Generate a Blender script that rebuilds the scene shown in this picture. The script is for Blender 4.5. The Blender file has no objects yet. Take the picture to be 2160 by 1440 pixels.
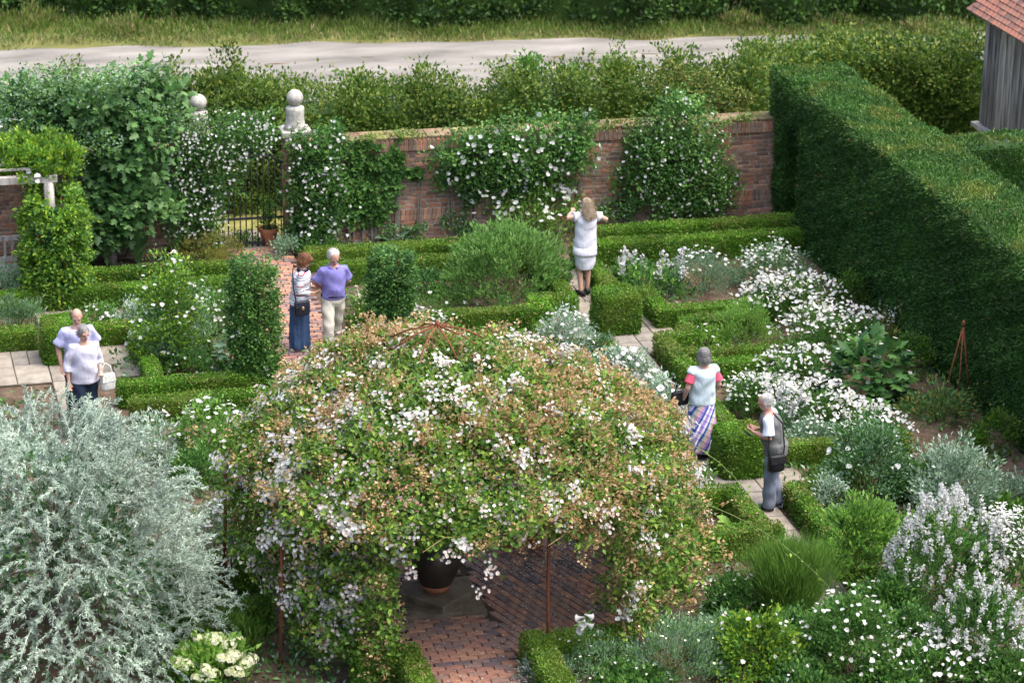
import bpy, math, random
import numpy as np
from mathutils import Matrix, Vector, Euler

# ------------------------------------------------------------------ camera
S = bpy.context.scene
COL = S.collection
FPX, PITCH, CAMH, YAW, ROLL = 6000.0, math.radians(20), 15.1, math.radians(-14.3), math.radians(1.0)
cam_d = bpy.data.cameras.new('camera')
cam_d.sensor_width = 36.0
cam_d.lens = FPX / 2160 * 36
cam_d.clip_start = 0.5
cam_d.clip_end = 2000
cam_d.dof.use_dof = True
cam_d.dof.focus_distance = 36.0
cam_d.dof.aperture_fstop = 2.6
cam = bpy.data.objects.new('camera', cam_d)
COL.objects.link(cam)
cam.matrix_world = (Matrix.Translation((0, 0, CAMH)) @ Matrix.Rotation(YAW, 4, 'Z')
                    @ Matrix.Rotation(math.radians(90) - PITCH, 4, 'X') @ Matrix.Rotation(ROLL, 4, 'Z'))
S.camera = cam

# ------------------------------------------------------------------ light
SUN_EL, SUN_AZ = math.radians(66), math.radians(115)      # azimuth from +Y towards +X
W = bpy.data.worlds.new('World'); S.world = W; W.use_nodes = True
wn = W.node_tree.nodes; wl = W.node_tree.links
sky = wn.new('ShaderNodeTexSky'); sky.sky_type = 'NISHITA'; sky.sun_disc = False
sky.sun_elevation = SUN_EL; sky.sun_rotation = SUN_AZ
sky.air_density = 1.0; sky.dust_density = 5.5; sky.ozone_density = 1.0
bg = wn['Background']; bg.inputs['Strength'].default_value = 0.15
wl.new(sky.outputs[0], bg.inputs['Color'])
sun_d = bpy.data.lights.new('sun', 'SUN'); sun_d.energy = 1.5; sun_d.angle = math.radians(75); sun_d.color = (1, 0.985, 0.96)
sun = bpy.data.objects.new('sun', sun_d); COL.objects.link(sun)
sd = Vector((math.sin(SUN_AZ) * math.cos(SUN_EL), math.cos(SUN_AZ) * math.cos(SUN_EL), math.sin(SUN_EL)))
sun.rotation_euler = sd.to_track_quat('Z', 'Y').to_euler()
sun.location = sd * 60
S.view_settings.view_transform = 'Standard'
S.view_settings.look = 'None'
S.view_settings.exposure = 1.52
S.view_settings.gamma = 1.0
S.view_settings.use_curve_mapping = False

rng = np.random.default_rng(11)
random.seed(11)

# ------------------------------------------------------------------ photo pixel -> place
def ray(px, py):
    a = (px - 1080) / FPX; b = -(py - 720) / FPX
    c, s = math.cos(ROLL), math.sin(ROLL)
    a, b = a * c - b * s, a * s + b * c
    d = (a, math.cos(PITCH) + b * math.sin(PITCH), -math.sin(PITCH) + b * math.cos(PITCH))
    cy, sy = math.cos(YAW), math.sin(YAW)
    return (d[0] * cy - d[1] * sy, d[0] * sy + d[1] * cy, d[2])
def G(px, py, z=0.0):
    d = ray(px, py); t = (z - CAMH) / d[2]
    return d[0] * t, d[1] * t
def PY(px, py, Y):
    d = ray(px, py); t = Y / d[1]
    return d[0] * t, Y, CAMH + d[2] * t
def hscale(py):
    return (py + 1464) * 0.94 / CAMH
def fit(cx, ytop, ybot, w, depth=0.8):
    """a free-standing plant: photo column, top and foot rows, width -> x, y, radius, height"""
    r = w / 2 / hscale(ybot)
    x, y = G(cx, ybot)
    y += r * depth * 0.8
    x2, _, z = PY(cx, ytop, y)
    return (x + x2) / 2, y, r, max(z, 0.12)

# ------------------------------------------------------------------ materials
def rgba(c): return (c[0], c[1], c[2], 1)
def new_mat(name):
    m = bpy.data.materials.new(name); m.use_nodes = True
    nt = m.node_tree
    return m, nt, nt.nodes['Principled BSDF'], nt.nodes['Material Output']
def ramp_node(nt, cols, const=False):
    r = nt.nodes.new('ShaderNodeValToRGB')
    r.color_ramp.interpolation = 'CONSTANT' if const else 'LINEAR'
    e = r.color_ramp.elements
    while len(e) < len(cols): e.new(0.5)
    for i, c in enumerate(cols):
        e[i].position = c[3] if len(c) > 3 else i / max(1, len(cols) - 1)
        e[i].color = rgba(c)
    return r
def leaf_mat(name, cols, trans=0.28, rough=0.5, patch=(0.75, 1.2), pscale=1.3, spec=0.35, patch_col=None, gain=1.4):
    m, nt, bs, out = new_mat(name)
    n = nt.nodes; l = nt.links
    geo = n.new('ShaderNodeNewGeometry'); oi = n.new('ShaderNodeObjectInfo')
    r = ramp_node(nt, cols); l.new(geo.outputs['Random Per Island'], r.inputs[0])
    tc = n.new('ShaderNodeTexCoord')
    nz = n.new('ShaderNodeTexNoise'); nz.inputs['Scale'].default_value = pscale; nz.inputs['Detail'].default_value = 3
    l.new(geo.outputs['Position'], nz.inputs['Vector'])
    mr = n.new('ShaderNodeMapRange'); mr.inputs[1].default_value = 0.3; mr.inputs[2].default_value = 0.7
    mr.inputs[3].default_value = patch[0] * gain; mr.inputs[4].default_value = patch[1] * gain
    l.new(nz.outputs['Fac'], mr.inputs[0])
    mul = n.new('ShaderNodeMix'); mul.data_type = 'RGBA'; mul.blend_type = 'MULTIPLY'; mul.inputs[0].default_value = 1
    l.new(r.outputs[0], mul.inputs[6]); l.new(mr.outputs[0], mul.inputs[7])
    colout = mul.outputs[2]
    if patch_col:
        n2 = n.new('ShaderNodeTexNoise'); n2.inputs['Scale'].default_value = patch_col[1]; n2.inputs['Detail'].default_value = 2
        l.new(geo.outputs['Position'], n2.inputs['Vector'])
        m2 = n.new('ShaderNodeMapRange'); m2.inputs[1].default_value = 0.5; m2.inputs[2].default_value = 0.72
        l.new(n2.outputs['Fac'], m2.inputs[0])
        mx = n.new('ShaderNodeMix'); mx.data_type = 'RGBA'
        l.new(m2.outputs[0], mx.inputs[0]); l.new(colout, mx.inputs[6]); mx.inputs[7].default_value = rgba(patch_col[0])
        colout = mx.outputs[2]
    l.new(colout, bs.inputs['Base Color'])
    bs.inputs['Roughness'].default_value = rough
    bs.inputs['Specular IOR Level'].default_value = spec
    tr = n.new('ShaderNodeBsdfTranslucent'); l.new(colout, tr.inputs['Color'])
    ms = n.new('ShaderNodeMixShader'); ms.inputs[0].default_value = min(trans * 1.35, 0.45)
    l.new(bs.outputs[0], ms.inputs[1]); l.new(tr.outputs[0], ms.inputs[2]); l.new(ms.outputs[0], out.inputs[0])
    return m
def plain_mat(name, c1, c2=None, scale=6, rough=0.7, bump=0.0, bscale=40, metal=0, spec=0.4, stretch=(1, 1, 1), island=None, detail=5):
    m, nt, bs, out = new_mat(name)
    n = nt.nodes; l = nt.links
    tc = n.new('ShaderNodeTexCoord'); mp = n.new('ShaderNodeMapping'); mp.inputs['Scale'].default_value = stretch
    l.new(tc.outputs['Object'], mp.inputs['Vector'])
    nz = n.new('ShaderNodeTexNoise'); nz.inputs['Scale'].default_value = scale; nz.inputs['Detail'].default_value = detail
    l.new(mp.outputs[0], nz.inputs['Vector'])
    r = ramp_node(nt, [tuple(c1) + (0.3,), tuple(c2 or c1) + (0.7,)]); l.new(nz.outputs['Fac'], r.inputs[0])
    col = r.outputs[0]
    if island:     # per-piece tint: list of colours multiplied in
        geo = n.new('ShaderNodeNewGeometry'); oi = n.new('ShaderNodeObjectInfo')
        ad = n.new('ShaderNodeMath'); ad.operation = 'ADD'; l.new(geo.outputs['Random Per Island'], ad.inputs[0]); l.new(oi.outputs['Random'], ad.inputs[1])
        fr = n.new('ShaderNodeMath'); fr.operation = 'FRACT'; l.new(ad.outputs[0], fr.inputs[0])
        r2 = ramp_node(nt, island, True); l.new(fr.outputs[0], r2.inputs[0])
        mx = n.new('ShaderNodeMix'); mx.data_type = 'RGBA'; mx.blend_type = 'MULTIPLY'; mx.inputs[0].default_value = 1
        l.new(col, mx.inputs[6]); l.new(r2.outputs[0], mx.inputs[7]); col = mx.outputs[2]
    l.new(col, bs.inputs['Base Color'])
    bs.inputs['Roughness'].default_value = rough; bs.inputs['Metallic'].default_value = metal
    bs.inputs['Specular IOR Level'].default_value = spec
    if bump:
        n2 = n.new('ShaderNodeTexNoise'); n2.inputs['Scale'].default_value = bscale; n2.inputs['Detail'].default_value = 4
        l.new(mp.outputs[0], n2.inputs['Vector'])
        b = n.new('ShaderNodeBump'); b.inputs['Strength'].default_value = bump; b.inputs['Distance'].default_value = 0.02
        l.new(n2.outputs['Fac'], b.inputs['Height']); l.new(b.outputs[0], bs.inputs['Normal'])
    return m

M = {}
M['box'] = leaf_mat('box_leaf', [(0.022, 0.075, 0.005), (0.065, 0.155, 0.012), (0.13, 0.24, 0.02)], trans=0.25, pscale=1.6, patch=(0.62, 1.3), patch_col=((0.13, 0.19, 0.025), 1.1))
M['box_dry'] = leaf_mat('box_twig', [(0.14, 0.08, 0.035), (0.26, 0.17, 0.09), (0.12, 0.14, 0.03)], trans=0.1)
M['yew'] = leaf_mat('yew_leaf', [(0.013, 0.048, 0.007), (0.03, 0.085, 0.012), (0.065, 0.13, 0.02)], trans=0.15, pscale=1.2, patch=(0.75, 1.25), patch_col=((0.15, 0.19, 0.03), 1.4))  # hedge tops: yellow new growth, plus sky light put into the lighter colour
M['yew_side'] = leaf_mat('yew_shaded_leaf', [(0.012, 0.042, 0.007), (0.026, 0.075, 0.011), (0.05, 0.11, 0.016)], trans=0.15, pscale=2.0, patch=(0.7, 1.3))  # darker copy of the yew for side faces, shade put into the colour
M['hornbeam'] = leaf_mat('hornbeam_leaf', [(0.02, 0.056, 0.008), (0.05, 0.10, 0.013), (0.11, 0.165, 0.026)], trans=0.3, pscale=0.8, patch=(0.7, 1.25))
M['hornbeam_y'] = leaf_mat('hornbeam_young_leaf', [(0.07, 0.115, 0.015), (0.14, 0.185, 0.025), (0.22, 0.25, 0.05)], trans=0.35)
M['dark'] = leaf_mat('bramble_leaf', [(0.012, 0.035, 0.008), (0.03, 0.07, 0.012), (0.06, 0.11, 0.02)], trans=0.2, pscale=0.7)
M['fig'] = leaf_mat('fig_leaf', [(0.025, 0.075, 0.02), (0.065, 0.15, 0.04), (0.15, 0.26, 0.09)], trans=0.3)
M['mid'] = leaf_mat('green_leaf', [(0.03, 0.09, 0.015), (0.075, 0.17, 0.03), (0.13, 0.24, 0.05)], trans=0.3)
M['deep'] = leaf_mat('deep_green_leaf', [(0.015, 0.055, 0.015), (0.04, 0.11, 0.025), (0.08, 0.17, 0.04)], trans=0.25)
M['bright'] = leaf_mat('bright_leaf', [(0.07, 0.17, 0.025), (0.14, 0.28, 0.045), (0.24, 0.38, 0.07)], trans=0.35)
M['lime'] = leaf_mat('lime_leaf', [(0.05, 0.13, 0.015), (0.13, 0.25, 0.02), (0.28, 0.38, 0.04)], trans=0.35)
M['sage'] = leaf_mat('grey_green_leaf', [(0.07, 0.14, 0.07), (0.14, 0.23, 0.13), (0.25, 0.34, 0.23)], trans=0.25)
M['silver'] = leaf_mat('silver_leaf', [(0.13, 0.18, 0.13), (0.29, 0.36, 0.29), (0.46, 0.52, 0.45)], trans=0.2, patch=(0.7, 1.15), gain=1.5)
M['olive'] = leaf_mat('olive_leaf', [(0.09, 0.11, 0.02), (0.16, 0.17, 0.03), (0.22, 0.21, 0.06)], trans=0.3)
M['hebe'] = leaf_mat('soft_green_leaf', [(0.05, 0.13, 0.03), (0.13, 0.25, 0.06), (0.24, 0.37, 0.12)], trans=0.3)
M['rose_leaf'] = leaf_mat('rose_leaf', [(0.03, 0.085, 0.012), (0.075, 0.155, 0.02), (0.18, 0.26, 0.035)], trans=0.3, pscale=1.5, patch=(0.75, 1.25))
M['spent'] = leaf_mat('spent_blossom', [(0.20, 0.125, 0.05), (0.31, 0.205, 0.095), (0.43, 0.32, 0.19)], trans=0.25, pscale=2)
M['petal'] = leaf_mat('white_petal', [(0.42, 0.43, 0.38), (0.62, 0.62, 0.60), (0.72, 0.72, 0.72)], trans=0.3, patch=(0.92, 1.0), rough=0.6, gain=1.0)
M['petal_pink'] = leaf_mat('blush_petal', [(0.50, 0.40, 0.34), (0.65, 0.59, 0.56), (0.74, 0.73, 0.71)], trans=0.3, patch=(0.92, 1.0), rough=0.6, gain=1.0)
M['cream'] = leaf_mat('cream_petal', [(0.62, 0.66, 0.34), (0.78, 0.79, 0.55), (0.84, 0.84, 0.72)], trans=0.3, patch=(0.92, 1.0), gain=1.0)
M['grass'] = leaf_mat('grass_blade', [(0.04, 0.085, 0.012), (0.085, 0.14, 0.025), (0.17, 0.2, 0.05)], trans=0.3, pscale=0.5, patch=(0.75, 1.25))
M['drygrass'] = leaf_mat('dry_grass_blade', [(0.11, 0.12, 0.035), (0.19, 0.17, 0.07), (0.27, 0.23, 0.12)], trans=0.3)
M['fennel'] = leaf_mat('feathery_leaf', [(0.035, 0.09, 0.012), (0.07, 0.15, 0.02), (0.13, 0.22, 0.04)], trans=0.3)
M['stem'] = plain_mat('plant_stem', (0.06, 0.10, 0.02), (0.12, 0.15, 0.04), rough=0.7)
M['bark'] = plain_mat('grey_bark', (0.12, 0.10, 0.08), (0.24, 0.21, 0.17), scale=20, rough=0.9, bump=0.4)
M['stone_leaf'] = leaf_mat('broad_leaf', [(0.05, 0.13, 0.04), (0.10, 0.20, 0.07), (0.16, 0.28, 0.11)], trans=0.25)

# ------------------------------------------------------------------ mesh building
class MB:
    def __init__(self): self.V = []; self.F = []; self.n = 0; self.mats = []
    def midx(self, m):
        if m not in self.mats: self.mats.append(m)
        return self.mats.index(m)
    def add(self, V, F, mat, smooth=False):
        V = np.asarray(V, dtype=np.float32).reshape(-1, 3)
        if isinstance(F, np.ndarray): groups = [F]
        else:
            d = {}
            for q in F: d.setdefault(len(q), []).append(q)
            groups = [np.array(q, dtype=np.int64) for q in d.values()]
        mi = self.midx(mat)
        for q in groups: self.F.append((q + self.n, mi, smooth))
        self.V.append(V); self.n += len(V)
        return self
    def mesh(self, name):
        me = bpy.data.meshes.new(name)
        V = np.concatenate(self.V) if self.V else np.zeros((0, 3), np.float32)
        me.vertices.add(len(V)); me.vertices.foreach_set('co', V.ravel())
        li = np.concatenate([f.ravel() for f, _, _ in self.F])
        tot = np.concatenate([np.full(len(f), f.shape[1]) for f, _, _ in self.F])
        mi = np.concatenate([np.full(len(f), m) for f, m, _ in self.F])
        sm = np.concatenate([np.full(len(f), s) for f, _, s in self.F])
        st = np.concatenate([[0], np.cumsum(tot)[:-1]])
        me.loops.add(len(li)); me.loops.foreach_set('vertex_index', li.astype(np.int32))
        me.polygons.add(len(tot)); me.polygons.foreach_set('loop_start', st.astype(np.int32))
        me.polygons.foreach_set('loop_total', tot.astype(np.int32))
        me.polygons.foreach_set('material_index', mi.astype(np.int32))
        me.polygons.foreach_set('use_smooth', sm.astype(bool))
        for m in self.mats: me.materials.append(M[m] if isinstance(m, str) else m)
        me.update(calc_edges=True)
        return me
    def build(self, name, parent=None, loc=None):
        return link(name, self.mesh(name), parent, loc)
def link(name, data, parent=None, loc=None, rot=None):
    o = bpy.data.objects.new(name, data); COL.objects.link(o)
    if parent: o.parent = parent
    if loc is not None: o.location = loc
    if rot is not None: o.rotation_euler = rot
    return o
def thing(name, label, cat, loc=(0, 0, 0), rz=0, group=None):
    o = link(name, None, None, loc, (0, 0, rz)); o.empty_display_size = 0.2
    return tag(o, label, cat, group)
def tag(o, label=None, cat=None, group=None, kind=None):
    if label: o['label'] = label
    if cat: o['category'] = cat
    if group: o['group'] = group
    if kind: o['kind'] = kind
    return o
def struct(o): o['kind'] = 'structure'; return o

BOXF = [(0, 3, 2, 1), (4, 5, 6, 7), (0, 1, 5, 4), (1, 2, 6, 5), (2, 3, 7, 6), (3, 0, 4, 7)]
def boxv(x0, x1, y0, y1, z0, z1):
    return [(x0, y0, z0), (x1, y0, z0), (x1, y1, z0), (x0, y1, z0), (x0, y0, z1), (x1, y0, z1), (x1, y1, z1), (x0, y1, z1)]
def add_box(mb, x0, x1, y0, y1, z0, z1, mat): mb.add(boxv(x0, x1, y0, y1, z0, z1), BOXF, mat)
def bevbox(w, d, h, b, mat, mb=None, jit=0.0):
    """box centred in x,y, z from 0, top edges chamfered"""
    mb = mb or MB()
    x, y = w / 2, d / 2
    V = [(-x, -y, 0), (x, -y, 0), (x, y, 0), (-x, y, 0), (-x, -y, h - b), (x, -y, h - b), (x, y, h - b), (-x, y, h - b),
         (-x + b, -y + b, h), (x - b, -y + b, h), (x - b, y - b, h), (-x + b, y - b, h)]
    V = [tuple(c + random.uniform(-jit, jit) for c in v) for v in V]
    F = [(0, 1, 5, 4), (1, 2, 6, 5), (2, 3, 7, 6), (3, 0, 4, 7), (4, 5, 9, 8), (5, 6, 10, 9), (6, 7, 11, 10), (7, 4, 8, 11), (8, 9, 10, 11), (0, 3, 2, 1)]
    mb.add(V, F, mat); return mb
def frames(pts):
    pts = [Vector(p) for p in pts]; out = []
    for i, p in enumerate(pts):
        t = (pts[min(i + 1, len(pts) - 1)] - pts[max(i - 1, 0)])
        t = t.normalized() if t.length > 1e-9 else Vector((0, 0, 1))
        ref = Vector((0, 1, 0)) if abs(t.y) < 0.9 else Vector((1, 0, 0))
        u = ref.cross(t).normalized(); v = t.cross(u).normalized()
        out.append((p, u, v))
    return out
def tube(mb, pts, rad, mat, seg=8, smooth=True, cap=True):
    fr = frames(pts); n = len(fr)
    if not hasattr(rad, '__len__'): rad = [rad] * n
    V = []; F = []
    for (p, u, v), r in zip(fr, rad):
        rx, ry = r if hasattr(r, '__len__') else (r, r)
        for k in range(seg):
            a = 2 * math.pi * k / seg
            V.append(tuple(p + u * (rx * math.cos(a)) + v * (ry * math.sin(a))))
    for i in range(n - 1):
        for k in range(seg):
            k2 = (k + 1) % seg
            F.append((i * seg + k, i * seg + k2, (i + 1) * seg + k2, (i + 1) * seg + k))
    if cap:
        F.append(tuple(range(seg - 1, -1, -1))); F.append(tuple((n - 1) * seg + k for k in range(seg)))
    mb.add(V, F, mat, smooth); return mb
def stack(mb, rings, mat, seg=20, smooth=True, cap=True):
    """horizontal elliptical rings (cx, cy, z, rx, ry)"""
    V = []; F = []; n = len(rings)
    for cx, cy, z, rx, ry in rings:
        for k in range(seg):
            a = 2 * math.pi * k / seg
            V.append((cx + rx * math.cos(a), cy + ry * math.sin(a), z))
    for i in range(n - 1):
        for k in range(seg):
            k2 = (k + 1) % seg
            F.append((i * seg + k, i * seg + k2, (i + 1) * seg + k2, (i + 1) * seg + k))
    if cap:
        F.append(tuple(range(seg - 1, -1, -1))); F.append(tuple((n - 1) * seg + k for k in range(seg)))
    mb.add(V, F, mat, smooth); return mb
def ell(mb, c, r, mat, seg=16, rings=10, rot=None):
    V = []; F = []
    R = Euler(rot).to_matrix() if rot else None
    for i in range(rings + 1):
        th = math.pi * i / rings
        for k in range(seg):
            a = 2 * math.pi * k / seg
            v = Vector((r[0] * math.sin(th) * math.cos(a), r[1] * math.sin(th) * math.sin(a), r[2] * math.cos(th)))
            if R: v = R @ v
            V.append((c[0] + v.x, c[1] + v.y, c[2] + v.z))
    for i in range(rings):
        for k in range(seg):
            k2 = (k + 1) % seg
            F.append((i * seg + k, (i + 1) * seg + k, (i + 1) * seg + k2, i * seg + k2))
    mb.add(V, F, mat, True); return mb

# ---- many leaves at once
def unit(a): return a / np.maximum(np.linalg.norm(a, axis=1, keepdims=True), 1e-9)
def rand_unit(n): return unit(rng.normal(size=(n, 3)))
def add_leaves(mb, P, A, size, aspect, mat, N=None, fold=0.12, var=0.35):
    """one folded diamond of two triangles per point; A = direction base -> tip"""
    n = len(P)
    if n == 0: return
    A = unit(A)
    if N is None: N = rand_unit(n) + np.array([0, 0, 0.6])
    side = unit(np.cross(A, N)); N = np.cross(side, A)
    L = size * (1 + var * (rng.random((n, 1)) * 2 - 1)); Wd = L * aspect * 0.5
    b = P; t = P + A * L; m = P + A * L * 0.45 + N * (fold * L)
    V = np.stack([b, m + side * Wd, t, m - side * Wd], axis=1).reshape(-1, 3)
    i = np.arange(n)[:, None] * 4
    F = np.concatenate([i + np.array([[0, 1, 2]]), i + np.array([[0, 2, 3]])])
    mb.add(V, F, mat)
def add_discs(mb, P, N, size, mat, k=6, cup=0.25, var=0.3):
    """small cupped flowers of k petals' outline"""
    n = len(P)
    if n == 0: return
    N = unit(N); ref = rand_unit(n)
    U = unit(np.cross(N, ref)); Wv = np.cross(N, U)
    R = size * 0.5 * (1 + var * (rng.random((n, 1)) * 2 - 1))
    ring = []
    for j in range(k):
        a = 2 * math.pi * j / k
        ring.append(P + (U * math.cos(a) + Wv * math.sin(a)) * R * (0.82 + 0.18 * (j % 2)) + N * (cup * R))
    V = np.stack([P] + ring, axis=1).reshape(-1, 3)
    i = np.arange(n)[:, None] * (k + 1)
    F = np.concatenate([i + np.array([[0, 1 + j, 1 + (j + 1) % k]]) for j in range(k)])
    mb.add(V, F, mat)
def ground_noise(x, y, s=1.0):
    return np.sin(x * 2.3 * s + 1.3 * np.sin(y * 1.7 * s)) * np.cos(y * 2.9 * s + 0.7 * np.sin(x * 3.1 * s))

# ------------------------------------------------------------------ ground, lane, paths
M['soil'] = plain_mat('soil', (0.055, 0.036, 0.024), (0.13, 0.095, 0.068), scale=5, rough=1.0, bump=1.0, bscale=30, spec=0.1)
M['gravel'] = plain_mat('lane_gravel', (0.115, 0.107, 0.096), (0.25, 0.235, 0.212), scale=1.6, detail=9, rough=1.0, bump=0.9, bscale=25, spec=0.1, stretch=(0.3, 1, 1))
M['lawn'] = plain_mat('dry_lawn', (0.15, 0.16, 0.04), (0.27, 0.25, 0.09), scale=3, rough=1.0, bump=0.6, bscale=60, spec=0.1)
M['verge'] = plain_mat('verge_earth', (0.07, 0.09, 0.025), (0.15, 0.14, 0.05), scale=2, rough=1.0, bump=0.6, spec=0.1)
M['slab'] = plain_mat('york_stone', (0.16, 0.143, 0.12), (0.27, 0.245, 0.21), scale=5, rough=0.85, bump=0.35, bscale=35, spec=0.25,
                      island=[(0.85, 0.85, 0.85, 0), (1, 0.97, 0.93, 0.3), (1.12, 1.1, 1.05, 0.6), (0.95, 0.93, 0.9, 0.8)])
M['joint'] = plain_mat('path_bed', (0.06, 0.045, 0.035), (0.11, 0.085, 0.06), scale=9, rough=1.0, spec=0.1, bump=0.5)
BR_T = [(0.75, 0.8, 0.9, 0), (1.0, 0.95, 0.9, 0.14), (1.25, 1.05, 0.9, 0.3), (0.5, 0.62, 0.8, 0.48), (1.1, 0.9, 0.85, 0.58), (0.85, 0.9, 0.9, 0.74), (1.35, 1.2, 1.0, 0.88)]
M['paver'] = plain_mat('brick_paver', (0.215, 0.125, 0.098), (0.36, 0.22, 0.175), scale=14, rough=0.8, bump=0.3, bscale=60, spec=0.3, island=BR_T)
M['brick'] = plain_mat('wall_brick', (0.17, 0.095, 0.066), (0.35, 0.215, 0.155), scale=12, rough=0.95, bump=0.5, bscale=50, spec=0.15,
                       island=[(0.7, 0.7, 0.75, 0), (1.0, 0.95, 0.9, 0.15), (1.3, 1.0, 0.85, 0.4), (0.8, 0.9, 0.95, 0.55), (1.05, 1.15, 1.2, 0.7), (1.5, 1.35, 1.25, 0.85)])
M['coping'] = plain_mat('mossy_coping', (0.10, 0.075, 0.05), (0.24, 0.20, 0.14), scale=5, rough=1.0, bump=0.6, bscale=40, spec=0.1, island=[(0.8, 0.85, 0.7, 0), (1.0, 0.95, 0.9, 0.3), (1.1, 0.95, 0.85, 0.55), (0.9, 1.0, 0.6, 0.75)])
M['mortar'] = plain_mat('lime_mortar', (0.26, 0.22, 0.18), (0.45, 0.40, 0.34), scale=7, rough=1.0, bump=0.5, bscale=40, spec=0.1)
M['plinth'] = plain_mat('mossy_plinth_stone', (0.10, 0.078, 0.055), (0.21, 0.165, 0.12), scale=7, rough=0.95, bump=0.5, bscale=40, spec=0.15)
M['stone'] = plain_mat('weathered_stone', (0.24, 0.23, 0.20), (0.46, 0.44, 0.40), scale=14, rough=0.9, bump=0.4, spec=0.2)
M['iron'] = plain_mat('black_iron', (0.018, 0.02, 0.022), (0.03, 0.03, 0.03), rough=0.6)
M['rust'] = plain_mat('rusted_iron', (0.10, 0.032, 0.016), (0.19, 0.07, 0.035), scale=30, rough=0.85, bump=0.2, spec=0.2)
M['oak'] = plain_mat('weathered_oak', (0.20, 0.18, 0.16), (0.46, 0.43, 0.40), scale=3, rough=0.9, bump=0.5, bscale=8, stretch=(6, 6, 0.6), spec=0.2)
M['boards'] = plain_mat('weathered_boards', (0.07, 0.062, 0.058), (0.42, 0.38, 0.35), scale=2.0, rough=0.9, bump=0.5, bscale=10, stretch=(5, 5, 0.5), spec=0.2,
                        island=[(0.7, 0.7, 0.72, 0), (1.0, 1.0, 1.0, 0.3), (1.25, 1.23, 1.2, 0.6), (0.85, 0.85, 0.86, 0.8)])
M['tile'] = plain_mat('clay_tile', (0.17, 0.08, 0.058), (0.27, 0.14, 0.105), scale=9, rough=0.9, bump=0.3, spec=0.2,
                      island=[(0.8, 0.8, 0.85, 0), (1.0, 0.95, 0.92, 0.25), (1.15, 1.0, 0.95, 0.55), (0.6, 0.7, 0.8, 0.85), (1.0, 1.05, 1.05, 0.93)])
M['terracotta'] = plain_mat('terracotta', (0.30, 0.105, 0.05), (0.42, 0.17, 0.09), scale=8, rough=0.85, bump=0.1, spec=0.2)
M['urn'] = plain_mat('dark_glaze', (0.022, 0.017, 0.014), (0.055, 0.04, 0.032), scale=5, rough=0.42, bump=0.1, spec=0.5)

mb = MB(); s = 500
mb.add([(-s, -s, 0), (s, -s, 0), (s, s, 0), (-s, s, 0)], [(0, 1, 2, 3)], 'soil')
struct(mb.build('ground'))
# lawn beyond the wall
mb = MB(); mb.add([(-30, 45.7, 0.004), (60, 45.7, 0.004), (60, 54, 0.004), (-30, 56, 0.004)], [(0, 1, 2, 3)], 'lawn')
struct(mb.build('lawn'))
def lane_far(x):       # far edge of the lane (Y) over X
    return 60.35 - 0.095 * x - 0.0008 * (x - 4) ** 2 + 0.10 * math.sin(x * 1.3) + 0.06 * math.sin(x * 3.1)
xs = np.linspace(-25, 55, 161); V = []; F = []
for i, x in enumerate(xs):
    yf = lane_far(x); yn = yf - 4.9 - 0.1 * math.sin(x * 1.1)
    V += [(x, yn + (yf - yn) * k / 12, 0.02 + (0.05 if k in (5, 6, 7) else 0.035 if k in (1, 2, 10, 11) else -0.008 if 0 < k < 12 else -0.01) + 0.012 * math.sin(x * 2.1 + k * 2) + random.uniform(-.006, .006)) for k in range(13)]
    if i:
        for k in range(12): a = (i - 1) * 13 + k; F.append((a, a + 13, a + 14, a + 1))
mb = MB(); mb.add(V, F, 'gravel', True); struct(mb.build('lane'))
V = []; F = []
for i, x in enumerate(xs):
    yf = lane_far(x) - 0.1
    V += [(x, yf, 0.004), (x, yf + 2.5, 0.10), (x, yf + 30, 0.5)]
    if i: a = (i - 1) * 3; F += [(a, a + 3, a + 4, a + 1), (a + 1, a + 4, a + 5, a + 2)]
mb = MB(); mb.add(V, F, 'verge', True); struct(mb.build('verge'))
def far_hedge_y(x): return lane_far(x) + max(0.7, 2.5 - 0.15 * (x - 5) if x < 14 else 1.15 - 0.04 * (x - 14)) + 0.2 * math.sin(x * 1.7) + 0.12 * math.sin(x * 4.1)
# verge grass
n = 26000
x = rng.uniform(1.5, 31, n); t = rng.random(n) ** 0.8
y0 = np.array([lane_far(q) for q in x]); y1 = np.array([far_hedge_y(q) for q in x])
y = y0 - 0.15 + t * (y1 - y0 + 0.4)
keep = (t > 0.12) | (ground_noise(x, y) > 0.1); x, y, t = x[keep], y[keep], t[keep]
P = np.stack([x, y, np.full(len(x), 0.0)], 1)
A = rng.normal(size=(len(x), 3)) * np.array([0.45, 0.45, 0.1]) + np.array([0, 0, 1])
mb = MB(); hgt = 0.10 + 0.16 * t
dry = rng.random(len(x)) < np.where(t < 0.35, 0.4, 0.08)
for mat, sel in (('grass', ~dry), ('drygrass', dry)):
    add_leaves(mb, P[sel], A[sel], hgt[sel][:, None] * 1.1, 0.16, mat, fold=0.05)
tag(mb.build('verge_grass'), 'rough green and straw coloured grass along the far side of the lane', 'grass', kind='stuff')

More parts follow.
